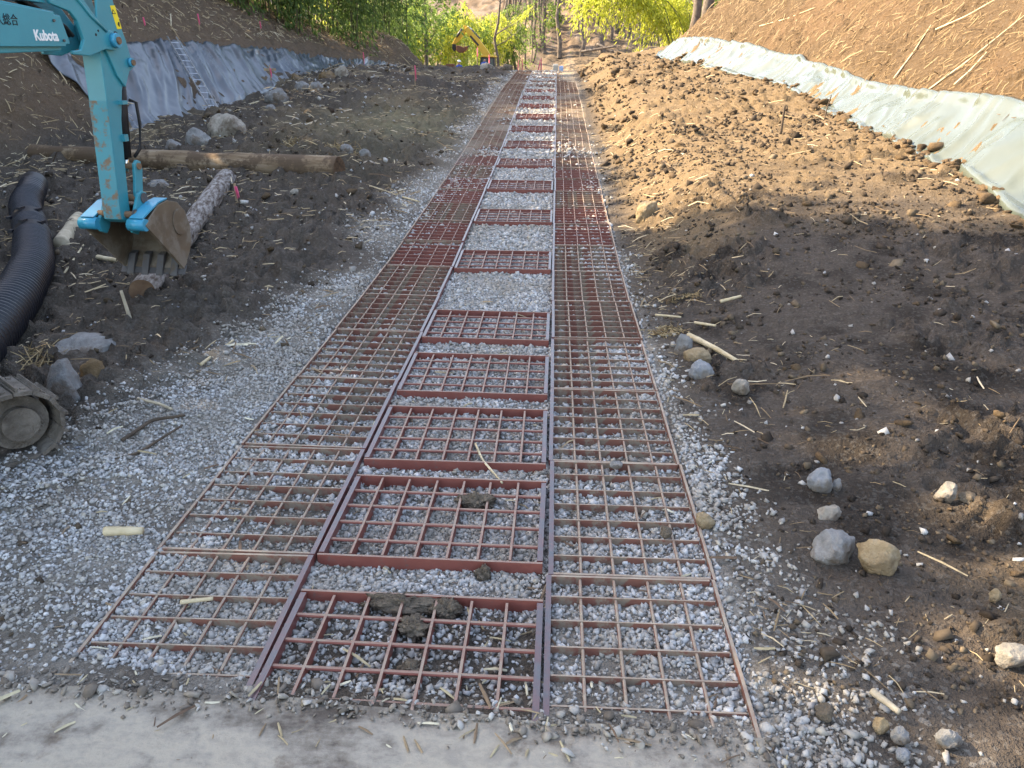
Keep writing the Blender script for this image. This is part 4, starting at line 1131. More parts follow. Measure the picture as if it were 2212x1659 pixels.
def build_teal():
    H = math.radians(5)
    a = 1.18 * np.array([math.sin(H), math.cos(H), 0]); u = np.array([0, 0, 1.0]); r = np.array([math.cos(H), -math.sin(H), 0])
    O = np.array([-3.505, 6.17, 2.086])
    base = np.array([-3.70, 3.62, 0.0])
    root = empty('excavator', base)
    tag(root, 'teal mini excavator reaching in from the left, bucket hanging', 'excavator')
    def W(p, w=0.0): return O + p[0] * a + p[1] * u + w * r
    def prism(name, poly, w0, w1, mat, parent=None, bevel=.006):
        b = MB(); b.prism(poly, w0, w1, O, a, u, r); return b.build(name, mat, parent or root, base, bevel=bevel)
    def cyl(name, p0, p1, rad, mat, parent=None, n=20, w=0.0):
        b = MB(); b.tube([W(p0, w), W(p1, w)], rad, n); o = b.build(name, mat, parent or root, base)
        for pl in o.data.polygons: pl.use_smooth = len(pl.vertices) == 4
        return o
    def pin(name, p, w0, w1, rad, mat, parent=None, n=20):
        b = MB(); b.tube([W(p, w0), W(p, w1)], rad, n); o = b.build(name, mat, parent or root, base)
        for pl in o.data.polygons: pl.use_smooth = len(pl.vertices) == 4
        return o
    # boom
    boom = prism('boom', [(-.46, .17), (-1.15, .24), (-1.6, .10), (-2.05, -1.05), (-1.88, -1.20), (-1.40, -.22), (-1.1, -.10), (-.46, -.075)], -.095, .085, M['teal'])
    cov = prism('boom_cover', [(-.50, .165), (-.50, .150), (-.445, .145), (-.405, -.030), (-.445, -.034), (-.445, -.048), (-1.35, -.060), (-1.35, .225)], .088, .112, M['teal'], boom, .004)
    for q in ((-.515, .112), (-.462, -.010), (-1.02, .10)):
        pin('bolt', q, .112, .124, .0085, M['grey_steel'], boom, 8)
    tip = [(-.42, .40), (-.33, .40), (-.235, .275), (-.06, .068), (.0, .068), (.045, .04), (.05, -.03), (.0, -.07), (-.09, -.062), (-.257, -.108), (-.41, -.098), (-.41, -.075), (-.33, -.068), (-.287, .0), (-.315, .12), (-.364, .175), (-.52, .215), (-.56, .30)]
    prism('boom_tip_plate', tip, .098, .124, M['teal'], boom)
    prism('boom_tip_plate', tip, -.124, -.098, M['teal'], boom)
    # raised weld ridge along the tip plate and the gooseneck loop above
    rb = MB(); rb.tube([W(p, .126) for p in ((-.42, .40), (-.375, .345), (-.33, .30), (-.26, .235), (-.19, .16), (-.055, .06))], .011, 8); rb.build('weld_rib', M['teal'], boom, base, True)
    prism('hose_guard', [(-.56, .30), (-.52, .215), (-.95, .235), (-.95, .262)], -.06, .09, M['teal'], boom)
    prism('hose_guard', [(-.95, .42), (-.42, .405), (-.42, .37), (-.95, .39)], -.06, .09, M['teal'], boom)
    for i, (w, z) in enumerate(((-.03, .33), (.0, .31), (.03, .325), (.055, .30))):
        hb = MB(); hb.tube([W((-1.5, z + .16), w), W((-1.05, z + .06), w), W((-.72, z - .05), w), (W((-.52, .17), w)), W((-.34, .08), w * .8), W((-.30, .02), w)], .013, 8)
        hb.build('hydraulic_hose', M['black'], root, base, True)
    pin('pivot_boss', (0, 0), .122, .165, .052, M['teal_bright'], boom, 8); pin('pivot_pin', (0, 0), .160, .178, .026, M['rust'], boom)
    pin('drain_hole', (-.165, .035), .122, .1265, .010, M['black'], boom, 10); pin('drain_hole', (-.135, .062), .122, .1265, .008, M['black'], boom, 10)
    # arm cylinder above the boom
    cyl('arm_cylinder', (-.42, .43), (-1.35, .50), .050, M['black']); cyl('cylinder_rod', (.02, .36), (-.45, .43), .024, M['chrome'])
    # arm
    low = [(-.092, -.06), (.0, -.02), (.145, -.05), (.10, -.28), (.062, -.36), (.0, -.57), (-.05, -.90), (-.085, -1.20), (-.088, -1.30), (-.14, -1.335), (-.192, -1.30), (-.19, -1.22), (-.13, -.60)]
    arm = prism('arm', low, -.075, .075, M['teal'])
    up_ = [(-.085, .0), (-.098, .10), (-.05, .30), (-.03, .41), (.06, .43), (.098, .34), (.14, .12), (.178, .0), (.198, -.11), (.215, -.15), (.205, -.195), (.155, -.22), (.085, -.33), (.02, -.25), (-.03, -.12)]
    prism('arm_side_plate', up_, .0755, .094, M['teal'], arm, .004); prism('arm_side_plate', up_, -.094, -.0755, M['teal'], arm, .004)
    prism('scraped_face', [(-.116, -.42), (-.130, -.60), (-.190, -1.22), (-.193, -1.295), (-.1975, -1.295), (-.1945, -1.22), (-.1345, -.60), (-.1205, -.42)], -.072, .072, M['teal_worn'], arm, 0)
    b = MB(); b.prism([(.075 + .034 * math.cos(t), .015 + .050 * math.sin(t)) for t in np.linspace(0, 2 * math.pi, 24, endpoint=False)], .094, .0965, O, a, u, r); b.build('access_hole', M['black'], arm, base)
    pin('cylinder_pin', (.02, .36), -.10, .112, .026, M['rust'], arm); pin('pin_boss', (.02, .36), .094, .106, .040, M['teal'], arm)
    pin('pin_boss', (.178, -.155), .094, .118, .034, M['teal_bright'], arm); pin('cylinder_pin', (.178, -.155), .118, .130, .022, M['rust'], arm)
    dec = prism('warning_decal', [(.068, .240), (.118, .245), (.150, .085), (.100, .080)], .0945, .0965, M['yellow_decal'], arm, 0)
    prism('warning_mark', [(.088, .218), (.115, .186), (.072, .183)], .0965, .0975, M['ink'], dec, 0)
    prism('warning_mark', [(.090, .207), (.106, .190), (.081, .189)], .0975, .0982, M['yellow_decal'], dec, 0)
    prism('warning_mark', [(.120, .130), (.135, .132), (.132, .098), (.122, .100), (.112, .112)], .0965, .0975, M['ink'], dec, 0)
    br = MB(); br.box(W((.025, -.44), .085), (.05, .075, .028)); br.build('hose_bracket', M['teal'], arm, base)
    br = MB(); br.box(W((-.012, -.70), .083), (.03, .06, .05)); br.build('hose_bracket', M['teal'], arm, base)
    # bucket cylinder on the outer side
    cyl('bucket_cylinder', (.165, -.17), (.060, -.86), .046, M['black']); cyl('cylinder_rod', (.062, -.84), (.050, -.98), .024, M['chrome'])
    hb = MB(); hb.tube([W((.15, -.43), .055), W((.20, -.45), .07), W((.195, -.62), .075), W((.155, -.80), .07), W((.10, -.86), .05)], .013, 8); hb.build('hydraulic_hose', M['black'], root, base, True)
    # linkage
    for w0, w1 in ((-.105, -.08), (.08, .105)):
        prism('bucket_link', [(.015, -.90), (.05, -.875), (.09, -.89), (.098, -.95), (.055, -1.14), (.02, -1.19), (-.03, -1.17), (-.03, -1.12), (.0, -1.0)], w0, w1, M['teal'])
    pin('link_pin', (.052, -.925), -.115, .12, .026, M['rust']); pin('link_pin', (-.01, -1.165), -.13, .13, .028, M['rust'])
    # bucket
    Wd = .275
    prof_b = [(-.215, -1.335), (-.02, -1.215), (.10, -1.20), (.215, -1.235), (.30, -1.33), (.335, -1.46), (.325, -1.60), (.27, -1.69), (.165, -1.80)]
    sh = MB(); ins = []
    P = np.array(prof_b)
    T = np.gradient(P, axis=0); T /= np.linalg.norm(T, axis=1, keepdims=True); Nn = np.stack([T[:, 1], -T[:, 0]], 1)
    inner = P + Nn * .014 * (1 if (Nn[4] @ (np.array([0, -1.5]) - P[4])) > 0 else -1)
    sh.prism([tuple(p) for p in P[1:]] + [tuple(p) for p in inner[1:][::-1]], -Wd + .01, Wd - .01, O, a, u, r)
    buck = sh.build('bucket', M['muddy_steel'], root, base)
    for w0, w1 in ((-Wd, -Wd + .014), (Wd - .014, Wd)):
        prism('bucket_side', prof_b, w0, w1, M['muddy_steel'], buck, .004)
    # stiffener strip down the front edge of each side
    for w0, w1 in ((-Wd - .010, -Wd - .0005), (Wd + .0005, Wd + .010)):
        prism('side_cutter', [(-.215, -1.335), (-.15, -1.30), (.03, -1.53), (.215, -1.74), (.165, -1.80), (-.02, -1.57)], w0, w1, M['muddy_steel'], buck, .003)
        prism('side_boss', [(.20 + .085 * math.cos(t), -1.40 + .11 * math.sin(t)) for t in np.linspace(0, 2 * math.pi, 20, endpoint=False)], w0 * 1.0, w1 * 1.0, M['muddy_steel'], buck, .003)
    pin('top_tube', (-.20, -1.335), -Wd - .004, -.125, .048, M['teal_bright'], buck); pin('top_tube', (-.20, -1.335), .135, Wd + .004, .048, M['teal_bright'], buck)
    for w0, w1 in ((-Wd + .01, -.152), (.152, Wd - .01)): prism('top_plate', [(-.20, -1.288), (.0, -1.205), (.11, -1.192), (.11, -1.182), (-.005, -1.193), (-.215, -1.28)], w0, w1, M['teal_bright'], buck, 0)
    ear = [(-.19, -1.40), (-.135, -1.43), (-.09, -1.385), (-.06, -1.26), (.03, -1.20), (.035, -1.13), (-.01, -1.105), (-.06, -1.125), (-.12, -1.23), (-.20, -1.32)]
    for w0, w1 in ((-.150, -.122), (.122, .150)):
        prism('bucket_ear', ear, w0, w1, M['teal'], buck)
    pin('ear_pin', (-.14, -1.27), -.16, .165, .027, M['rust'], buck); pin('ear_boss', (-.14, -1.27), .150, .160, .042, M['grey_steel'], buck); pin('ear_boss', (-.01, -1.165), .150, .160, .042, M['grey_steel'], buck)
    # lip and teeth
    d = np.array([-.105, -.13]); d /= np.linalg.norm(d)
    prism('cutting_lip', [(.190, -1.765), (.172, -1.775), (.130, -1.835), (.146, -1.845)], -Wd - .02, Wd + .02, M['grey_steel'], buck, .003)
    for k in range(4):
        c = -Wd + .075 + k * (2 * Wd - .15) / 3
        prism('tooth', [(.235, -1.67), (.185, -1.685), (.126, -1.815), (.116, -1.848), (.124, -1.852), (.155, -1.83)], c - .032, c + .032, M['grey_steel'], buck, .006)
    # lettering on the boom side
    def text(name, body, size, a0, u0, mat, shear=0.0, bold=0.0, sx=1.0, parent=None):
        cu = bpy.data.curves.new(name, 'FONT'); cu.body = body; cu.size = size; cu.shear = shear; cu.offset = bold; cu.extrude = .0012
        o = link(name, cu, mat, parent or boom)
        me = bpy.data.meshes.new_from_object(o.evaluated_get(bpy.context.evaluated_depsgraph_get()))
        bpy.data.objects.remove(o); o = link(name, me, mat, parent or boom)
        q = W((a0, u0), .1135) - base
        R = np.stack([a * sx, u, r], 1)
        o.matrix_local = Matrix.Translation(Vector(q)) @ Matrix(R.tolist()).to_4x4()
        return o
    text('lettering', '佐久総合', .072, -1.015, .075, M['ink'], parent=cov, sx=.76)
    text('lettering', 'Kubota', .088, -.695, -.012, M['white'], -.08, .003, .74, cov)
    # upper structure
    def wbox(name, c, s, mat, parent=None, rot=H, bevel=.03):
        b = MB(); Rz = [[math.cos(rot), math.sin(rot), 0], [-math.sin(rot), math.cos(rot), 0], [0, 0, 1]]
        b.box(c, s, Rz); return b.build(name, mat, parent or root, base, bevel=bevel)
    C0 = O - a * 2.62; C0[2] = 0
    house = wbox('engine_house', C0 - a * .45 + u * .85, (1.40, .95, .62), M['teal'])
    wbox('floor_deck', C0 + a * .25 + u * .60, (1.35, .85, .12), M['grey_steel'])
    wbox('counterweight', C0 - a * .98 + u * .78, (1.36, .20, .60), M['grey_steel'], None, H, .08)
    wbox('seat', C0 - a * .02 + u * 1.08 - r * .1, (.5, .5, .35), M['black'])
    for sa, sr in ((-.5, -.6), (-.5, .6)):
        q = C0 + a * sa + r * sr; b = MB(); b.tube([q + u * 1.1, q + u * 2.45], .035, 8); b.build('canopy_post', M['black'], root, base)
    wbox('canopy_roof', C0 - a * .2 + u * 2.49, (1.4, 1.2, .07), M['white'])
    bb = MB(); q = C0 + a * .62; bb.box(q + u * .72, (.34, .34, .42)); bb.build('swing_bracket', M['teal'], root, base, bevel=.02)
    # undercarriage with two crawlers
    HD = math.radians(38); f = np.array([math.sin(HD), math.cos(HD), 0]); sd = np.array([math.cos(HD), -math.sin(HD), 0])
    tip_c = np.array([-2.79, 3.72, 0]); Ln, R0, Wt = 1.62, .185, .30
    cz = float(macro(tip_c[0], tip_c[1])) + R0 + .025
    b = MB(); mid_ = tip_c - f * (Ln / 2) - sd * .52; b.box(mid_ + u * .36, (.75, .75, .26)); b.build('undercarriage', M['track_mud'], root, base, bevel=.03)
    for which in (0, 1):
        cen = tip_c - f * Ln / 2 - sd * (1.04 * which); cen[2] = cz
        belt_len = 2 * (Ln - 2 * R0) + 2 * math.pi * R0; n = 40
        trk = MB(); trk.box(cen - f * .12, (Wt * .72, Ln - 2.6 * R0, .24), np.stack([sd, f, u], 1)); trk = trk.build('crawler_frame', M['track_mud'], root, base, bevel=.02)
        def path(s):
            s = s % belt_len; Lh = (Ln - 2 * R0) / 2
            if s < 2 * Lh: return np.array([-Lh + s, R0]), 0.0
            s -= 2 * Lh
            if s < math.pi * R0: w = s / R0; return np.array([Lh + R0 * math.sin(w), R0 * math.cos(w)]), -w
            s -= math.pi * R0
            if s < 2 * Lh: return np.array([Lh - s, -R0]), -math.pi
            s -= 2 * Lh; w = s / R0; return np.array([-Lh - R0 * math.sin(w), -R0 * math.cos(w)]), -math.pi - w
        for i in range(n):
            p, w = path(i * belt_len / n); q = cen + f * p[0] + u * p[1]
            t = math.cos(w) * f + math.sin(w) * u; nn = -math.sin(w) * f + math.cos(w) * u
            s_ = MB(); Rm = np.stack([sd, t, nn], 1)
            s_.box(q, (Wt, belt_len / n * .93, .022), Rm); s_.box(q + nn * .02 - t * .028, (Wt * .98, .014, .026), Rm)
            for bx in (-.35, .35): s_.box(q + sd * Wt * bx + nn * .013 + t * .012, (.022, .022, .012), Rm)
            s_.build('track_shoe', M['track_mud'], trk, base)
        for e in (-1, 1):
            q = cen + f * e * (Ln / 2 - R0); w_ = MB(); w_.tube([q - sd * Wt * .2, q + sd * Wt * .2], R0 * .80, 24); w_.tube([q + sd * Wt * .2, q + sd * Wt * .34], R0 * .50, 20)
            w_.build('idler_wheel', M['track_mud'], trk, base)
        for k in range(3):
            q = cen + f * (-.35 + .35 * k) - u * (R0 - .075); w_ = MB(); w_.tube([q - sd * .1, q + sd * Wt * .42], .06, 16); w_.build('track_roller', M['muddy_steel'], trk, base)
build_teal()

# ------------------------------------------------------------------ yellow excavator behind the crest
M['yellow'] = worn('yellow_paint', (.62, .36, .035), (.72, .44, .06), (.30, .18, .06), .36, 1.2, .45)
M['dark_metal'] = simple('dark_metal', (.02, .022, .026), (.05, .052, .058), 3, .5, .1, 10)
M['glass'] = simple('cab_glass', (.05, .075, .075), (.10, .14, .14), 2, .08, 0, 10, spec=.8)
M['bucket_brown'] = simple('rusty_bucket', (.15, .065, .04), (.22, .10, .065), 3, .8, .3, 10)
def build_yellow():
    Y = 66.0
    pt = lambda px, py, dy=0.0: at_y(px, py, Y + dy)
    base = pt(1055, 160); gz = float(macro(base[0], Y)); base[2] = gz
    root = empty('excavator', base); tag(root, 'yellow excavator with raised boom standing behind the crest', 'excavator')
    e = np.array([1.0, 0, 0]); u = np.array([0, 0, 1.0]); d = np.array([0, 1.0, 0])
    def poly(name, pxs, w0, w1, mat, parent=None, bevel=.03):
        P = [pt(*q) for q in pxs]; b = MB(); b.prism([(p[0], p[2]) for p in P], w0, w1, (0, Y, 0), e, u, d); return b.build(name, mat, parent or root, base, bevel=bevel)
    boom = poly('boom', [(1057, 125), (1046, 122), (1027, 96), (1008, 71), (1004, 62), (1009, 58), (1016, 63), (1035, 84), (1053, 108), (1060, 119)], -.28, .28, M['yellow'])
    poly('lettering_strip', [(1033, 100), (1015, 79), (1018, 76), (1036, 97)], -.285, -.2805, M['dark_metal'], boom, 0)
    poly('arm', [(1003, 55), (1011, 57), (1010, 66), (1004, 72), (990, 90), (981, 97), (977, 95), (980, 89), (990, 70)], -.20, .20, M['yellow'])
    b = MB(); b.tube([pt(1036, 84) , pt(1020, 66)], .10, 10); b.build('arm_cylinder', M['grey_steel'], root, base, True)
    b = MB(); b.tube([pt(1021, 67), pt(1011, 56)], .06, 8); b.build('cylinder_rod', M['chrome'], root, base, True)
    b = MB(); b.tube([pt(998, 62, -.25), pt(986, 80, -.25)], .09, 10); b.build('bucket_cylinder', M['grey_steel'], root, base, True)
    poly('bucket_link', [(978, 95), (985, 96), (987, 108), (981, 111), (977, 104)], -.25, .25, M['dark_metal'])
    bk = poly('bucket', [(987, 99), (990, 98), (1002, 102), (1011, 99), (1008, 108), (1001, 114), (993, 114), (987, 110)], -.45, .45, M['bucket_brown'])
    poly('tooth', [(1009, 101), (1016, 98), (1010, 104)], -.3, .3, M['grey_steel'], bk, 0)
    cabp = [(1040, 123), (1067, 123), (1070, 152), (1070, 172), (1036, 172), (1036, 140)]
    cab = poly('cab', cabp, -.2, 1.4, M['dark_metal'])
    poly('cab_window', [(1043, 126), (1053, 126), (1052, 146), (1040, 147), (1040, 139)], -.215, -.2, M['glass'], cab, 0)
    poly('cab_window', [(1056, 126), (1065, 126), (1067, 147), (1056, 147)], -.215, -.2, M['glass'], cab, 0)
    poly('cab_roof', [(1039, 119), (1071, 121), (1071, 124), (1039, 123)], -.3, 1.5, M['yellow'])
    poly('body', [(1032, 150), (1076, 150), (1078, 168), (1032, 168)], .5, 3.2, M['yellow'])
    poly('tool_box', [(1029, 146), (1034, 146), (1034, 160), (1029, 160)], -.2, .6, M['yellow'])
    for k, w in ((0, -.9), (1, 1.5)):
        b = MB(); cx = base[0]
        b.prism([(cx + 1.7 * math.cos(t) * (1.0), gz + .40 + .40 * math.sin(t)) for t in np.linspace(0, 2 * math.pi, 18, endpoint=False)], w, w + .5, (0, Y, 0), e, u, d)
        b.build('crawler_track', M['track_mud'], root, base)
build_yellow()

# ------------------------------------------------------------------ people
def skin_person(name, loc, rz, joints, edges, radii, cols, label, hat=None, scale=1.0):
    """one continuous body grown from a jointed skeleton; hat or helmet as a part"""
    me = bpy.data.meshes.new(name); me.from_pydata(joints, edges, [])
    o = link(name, me); o.location = loc; o.rotation_euler = (0, 0, rz); o.scale = (scale,) * 3
    sk = o.modifiers.new('skin', 'SKIN')
    for i, v in enumerate(me.skin_vertices[0].data): v.radius = (radii[i], radii[i] * .9)
    me.skin_vertices[0].data[0].use_root = True
    sk.use_smooth_shade = True
    o.modifiers.new('sub', 'SUBSURF').levels = 1; o.modifiers['sub'].render_levels = 2
    m, N, L, B = new_mat(name + '_cloth')
    tc = N.new('ShaderNodeTexCoord'); s = N.new('ShaderNodeSeparateXYZ'); L.new(tc.outputs['Object'], s.inputs[0])
    r = ramp(N, cols); r.color_ramp.interpolation = 'CONSTANT'
    mr = N.new('ShaderNodeMapRange'); mr.inputs[2].default_value = 1.75; L.new(s.outputs[2], mr.inputs[0]); L.new(mr.outputs[0], r.inputs[0])
    L.new(r.outputs[0], B.inputs['Base Color']); B.inputs['Roughness'].default_value = .85
    me.materials.append(m)
    tag(o, label, 'person')
    if hat:
        b = MB(); h = hat[0]
        b.tube([(h[0], h[1], h[2] - .02), (h[0], h[1], h[2] + .03), (h[0], h[1], h[2] + .09), (h[0], h[1], h[2] + .125)], [.135, .132, .10, .03], 14)
        b.tube([(h[0], h[1] - .06, h[2] - .02), (h[0], h[1] - .06, h[2] - .005)], [.15, .15], 14)
        b.build('helmet', hat[1], o, smooth=True)
    return o

def body(bend=0.0, arms=0.3, stride=.12):
    # pelvis, spine, chest, neck, head; arms with hand; legs with foot (x right, y forward-away, -y towards viewer)
    cb, sb = math.cos(bend), math.sin(bend)
    def up(x, y, z): return (x, y * cb - (z - .95) * sb, .95 + y * sb + (z - .95) * cb)
    J = [(0, 0, .95), up(0, 0, 1.12), up(0, 0, 1.36), up(0, 0, 1.48), up(0, -.01, 1.56), up(0, -.02, 1.68)]
    E = [(0, 1), (1, 2), (2, 3), (3, 4), (4, 5)]
    Rr = [.145, .15, .165, .07, .085, .095]
    for s in (-1, 1):
        b = len(J)
        J += [up(s * .19, 0, 1.40), up(s * (.25 + .1 * arms), -.04 - .1 * arms, 1.13), up(s * .24, -.20 - .2 * arms, .93 + .18 * arms), up(s * .22, -.27 - .22 * arms, .88 + .2 * arms)]
        E += [(2, b), (b, b + 1), (b + 1, b + 2), (b + 2, b + 3)]; Rr += [.075, .055, .042, .038]
        b = len(J)
        J += [(s * .10, 0, .88), (s * .12, -s * stride * .5 - .03, .49), (s * .13, s * stride, .08), (s * .14, s * stride - .16, .03)]
        E += [(0, b), (b, b + 1), (b + 1, b + 2), (b + 2, b + 3)]; Rr += [.10, .072, .052, .042]
    return J, E, Rr
BLUE = [(0, (.03, .03, .035)), (.08, (.045, .06, .14)), (.52, (.045, .10, .42)), (.86, (.45, .27, .19)), (.97, (.8, .8, .8))]
GREY = [(0, (.03, .03, .03)), (.08, (.07, .075, .08)), (.54, (.17, .19, .21)), (.86, (.45, .28, .20)), (.97, (.6, .6, .6))]
p = at_y(991, 135, 60); gz = float(macro(p[0], 60.0))
J, E, Rr = body(.08, .5, .08)
skin_person('person', (p[0], 60.0, gz), .5, J, E, Rr, BLUE, 'person in blue work clothes and white helmet near the bamboo, left of the yellow excavator', ((0, -.06, 1.70), M['white']))
p = at_y(1374, 103, 52); gz = float(macro(p[0], 52.0))
J, E, Rr = body(.55, .6, .12)
skin_person('person', (p[0], 52.0, gz), 1.3, J, E, Rr, GREY, 'person in grey clothes bending forward at the top of the spread soil', ((0, -.38, 1.56), M['white']))
p = at_y(1048, 146, 66.2)
J, E, Rr = body(.1, .9, .05)
skin_person('person', (p[0], 65.62, float(macro(p[0], 66.0)) + .42), .2, J, E, Rr, BLUE, 'person in blue at the window of the yellow excavator cab', None)

# ------------------------------------------------------------------ odds and ends behind the crest
def far_box(px0, py0, px1, py1, y, dep, mat, name, label, cat, bev=.05):
    a = at_y(px0, py1, y); b = at_y(px1, py0, y); z0 = min(float(macro((a[0] + b[0]) / 2, y)), a[2])
    m_ = MB(); m_.box((0, dep / 2, (b[2] - z0) / 2), (b[0] - a[0], dep, b[2] - z0)); 
    m_.box((0, dep / 2, (b[2] - z0) + .03), ((b[0] - a[0]) * .94, dep * .94, .06))
    o = m_.build(name, mat, bevel=bev); o.location = ((a[0] + b[0]) / 2, y, z0); tag(o, label, cat)
M['palebox'] = simple('pale_grey_box', (.30, .31, .30), (.38, .39, .38), 4, .7, 0, 10)
far_box(1194, 141, 1206, 152, 56, 1.6, M['palebox'], 'site_box', 'pale grey box standing beyond the top of the track', 'box')
M['bluebag'] = simple('blue_sheet', (.18, .30, .58), (.32, .45, .70), 3, .6, .2, 10)
far_box(1208, 145, 1217, 152, 56, 1.2, M['bluebag'], 'blue_bundle', 'light blue bundle beside the pale box beyond the track', 'bundle', .12)
far_box(963, 140, 980, 156, 62, 1.0, M['bucket_brown'], 'rusty_tank', 'rust-brown bin beside the person in blue', 'bin', .15)

# ------------------------------------------------------------------ bamboo, trees, shrubs
M['culm'] = simple('bamboo_culm', (.09, .13, .05), (.22, .24, .10), 1.5, .5, 0, 10)
M['culm_dark'] = simple('dark_bamboo_culm', (.035, .042, .022), (.085, .08, .045), 1.5, .6, 0, 10)
M['trunk'] = bark_mat('grey_tree_bark', [(.3, (.055, .045, .038)), (.5, (.12, .10, .085)), (.7, (.20, .175, .15))], 3, 1.0, .8)
M['leaf_dark'] = leaf_mat('shaded_bamboo_leaf', (.05, .105, .03), (.14, .215, .06), .42)  # leaf colour darkened to put in the shade over the left grove
M['leaf_mid'] = leaf_mat('green_bamboo_leaf', (.09, .17, .035), (.21, .30, .07), .45)
M['leaf_bright'] = leaf_mat('sunlit_bamboo_leaf', (.30, .36, .04), (.58, .60, .11), .55)  # leaf colour brightened to put in sunlight shining through
M['leaf_tree'] = leaf_mat('evergreen_leaf', (.035, .07, .02), (.08, .13, .035), .3)

def leaf_quads(P, D, Nn, Ln, Wd):
    D = D / (np.linalg.norm(D, axis=1, keepdims=True) + 1e-9)
    S = np.cross(D, Nn); S /= np.linalg.norm(S, axis=1, keepdims=True) + 1e-9
    U = np.cross(S, D)
    Ln = Ln[:, None]; Wd = Wd[:, None]
    V = np.stack([P, P + D * Ln * .45 - S * Wd * .5 + U * Ln * .04, P + D * Ln, P + D * Ln * .45 + S * Wd * .5 + U * Ln * .04], 1)
    F = np.arange(len(P) * 4).reshape(-1, 4)
    return V.reshape(-1, 3), F

def culm_path(base, h, lean, droop, n=16):
    t = np.linspace(0, 1, n)
    L = np.array([lean[0], lean[1], 0.0])
    z = h * (t - droop * t ** 3.2 * .55)
    return np.stack([base[0] + L[0] * t ** 1.9, base[1] + L[1] * t ** 1.9, base[2] + z], 1)

def bamboo(base, h, n_culm, spread, lean, droop, leafm, culmm, label, group, seed, leaves=2600, low=.3, leaf=(.24, .055), rad=.035, fall=.7, spray=.9, name='bamboo_clump'):
    r = np.random.default_rng(seed)
    base = np.array(base, float); root = empty(name, base); tag(root, label, 'bamboo', group)
    Ps, Ds = [], []
    for k in range(n_culm):
        o = np.array([r.normal(0, spread), r.normal(0, spread), 0]); q = base + o; q[2] = float(macro(q[0], q[1])) - .05
        hh = h * r.uniform(.75, 1.1)
        C = culm_path(q, hh, (lean[0] + r.normal(0, .10 * h), lean[1] + r.normal(0, .08 * h)), droop * r.uniform(.7, 1.3))
        b = MB(); b.tube(C, np.linspace(rad * r.uniform(.8, 1.2), rad * .2, len(C)), 6, cap=False); b.build('culm', culmm, root, base, True)
        m = leaves // n_culm
        t = low + (1 - low) * r.uniform(0, 1, m) ** .8
        X = np.stack([np.interp(t, np.linspace(0, 1, len(C)), C[:, i]) for i in range(3)], 1)
        nb = max(8, m // 14); bi = r.integers(0, nb, m)       # sprays: leaves gather on side branches
        bd = r.normal(0, 1, (nb, 3)); bd[:, 2] = bd[:, 2] * .4; bd /= np.linalg.norm(bd, axis=1, keepdims=True); bt = low + (1 - low) * r.uniform(0, 1, nb) ** .8
        Xb = np.stack([np.interp(bt, np.linspace(0, 1, len(C)), C[:, i]) for i in range(3)], 1)
        s = r.uniform(.15, 1, m)
        X = Xb[bi] + bd[bi] * (s * spray)[:, None] + np.array([0, 0, -1]) * (fall * s ** 2 * spray)[:, None] + r.normal(0, .07 * spray, (m, 3))
        D = bd[bi] * .5 + np.array([0, 0, -.9]) * r.uniform(.5, 1.3, m)[:, None] + r.normal(0, .35, (m, 3))
        Ps.append(X); Ds.append(D)
    P = np.concatenate(Ps); D = np.concatenate(Ds); n = len(P)
    V, F = leaf_quads(P, D, r.normal(0, 1, (n, 3)), leaf[0] * r.uniform(.6, 1.3, n), leaf[1] * r.uniform(.7, 1.3, n))
    link('foliage', np_mesh('foliage', V - base, F), leafm, root)
    return root

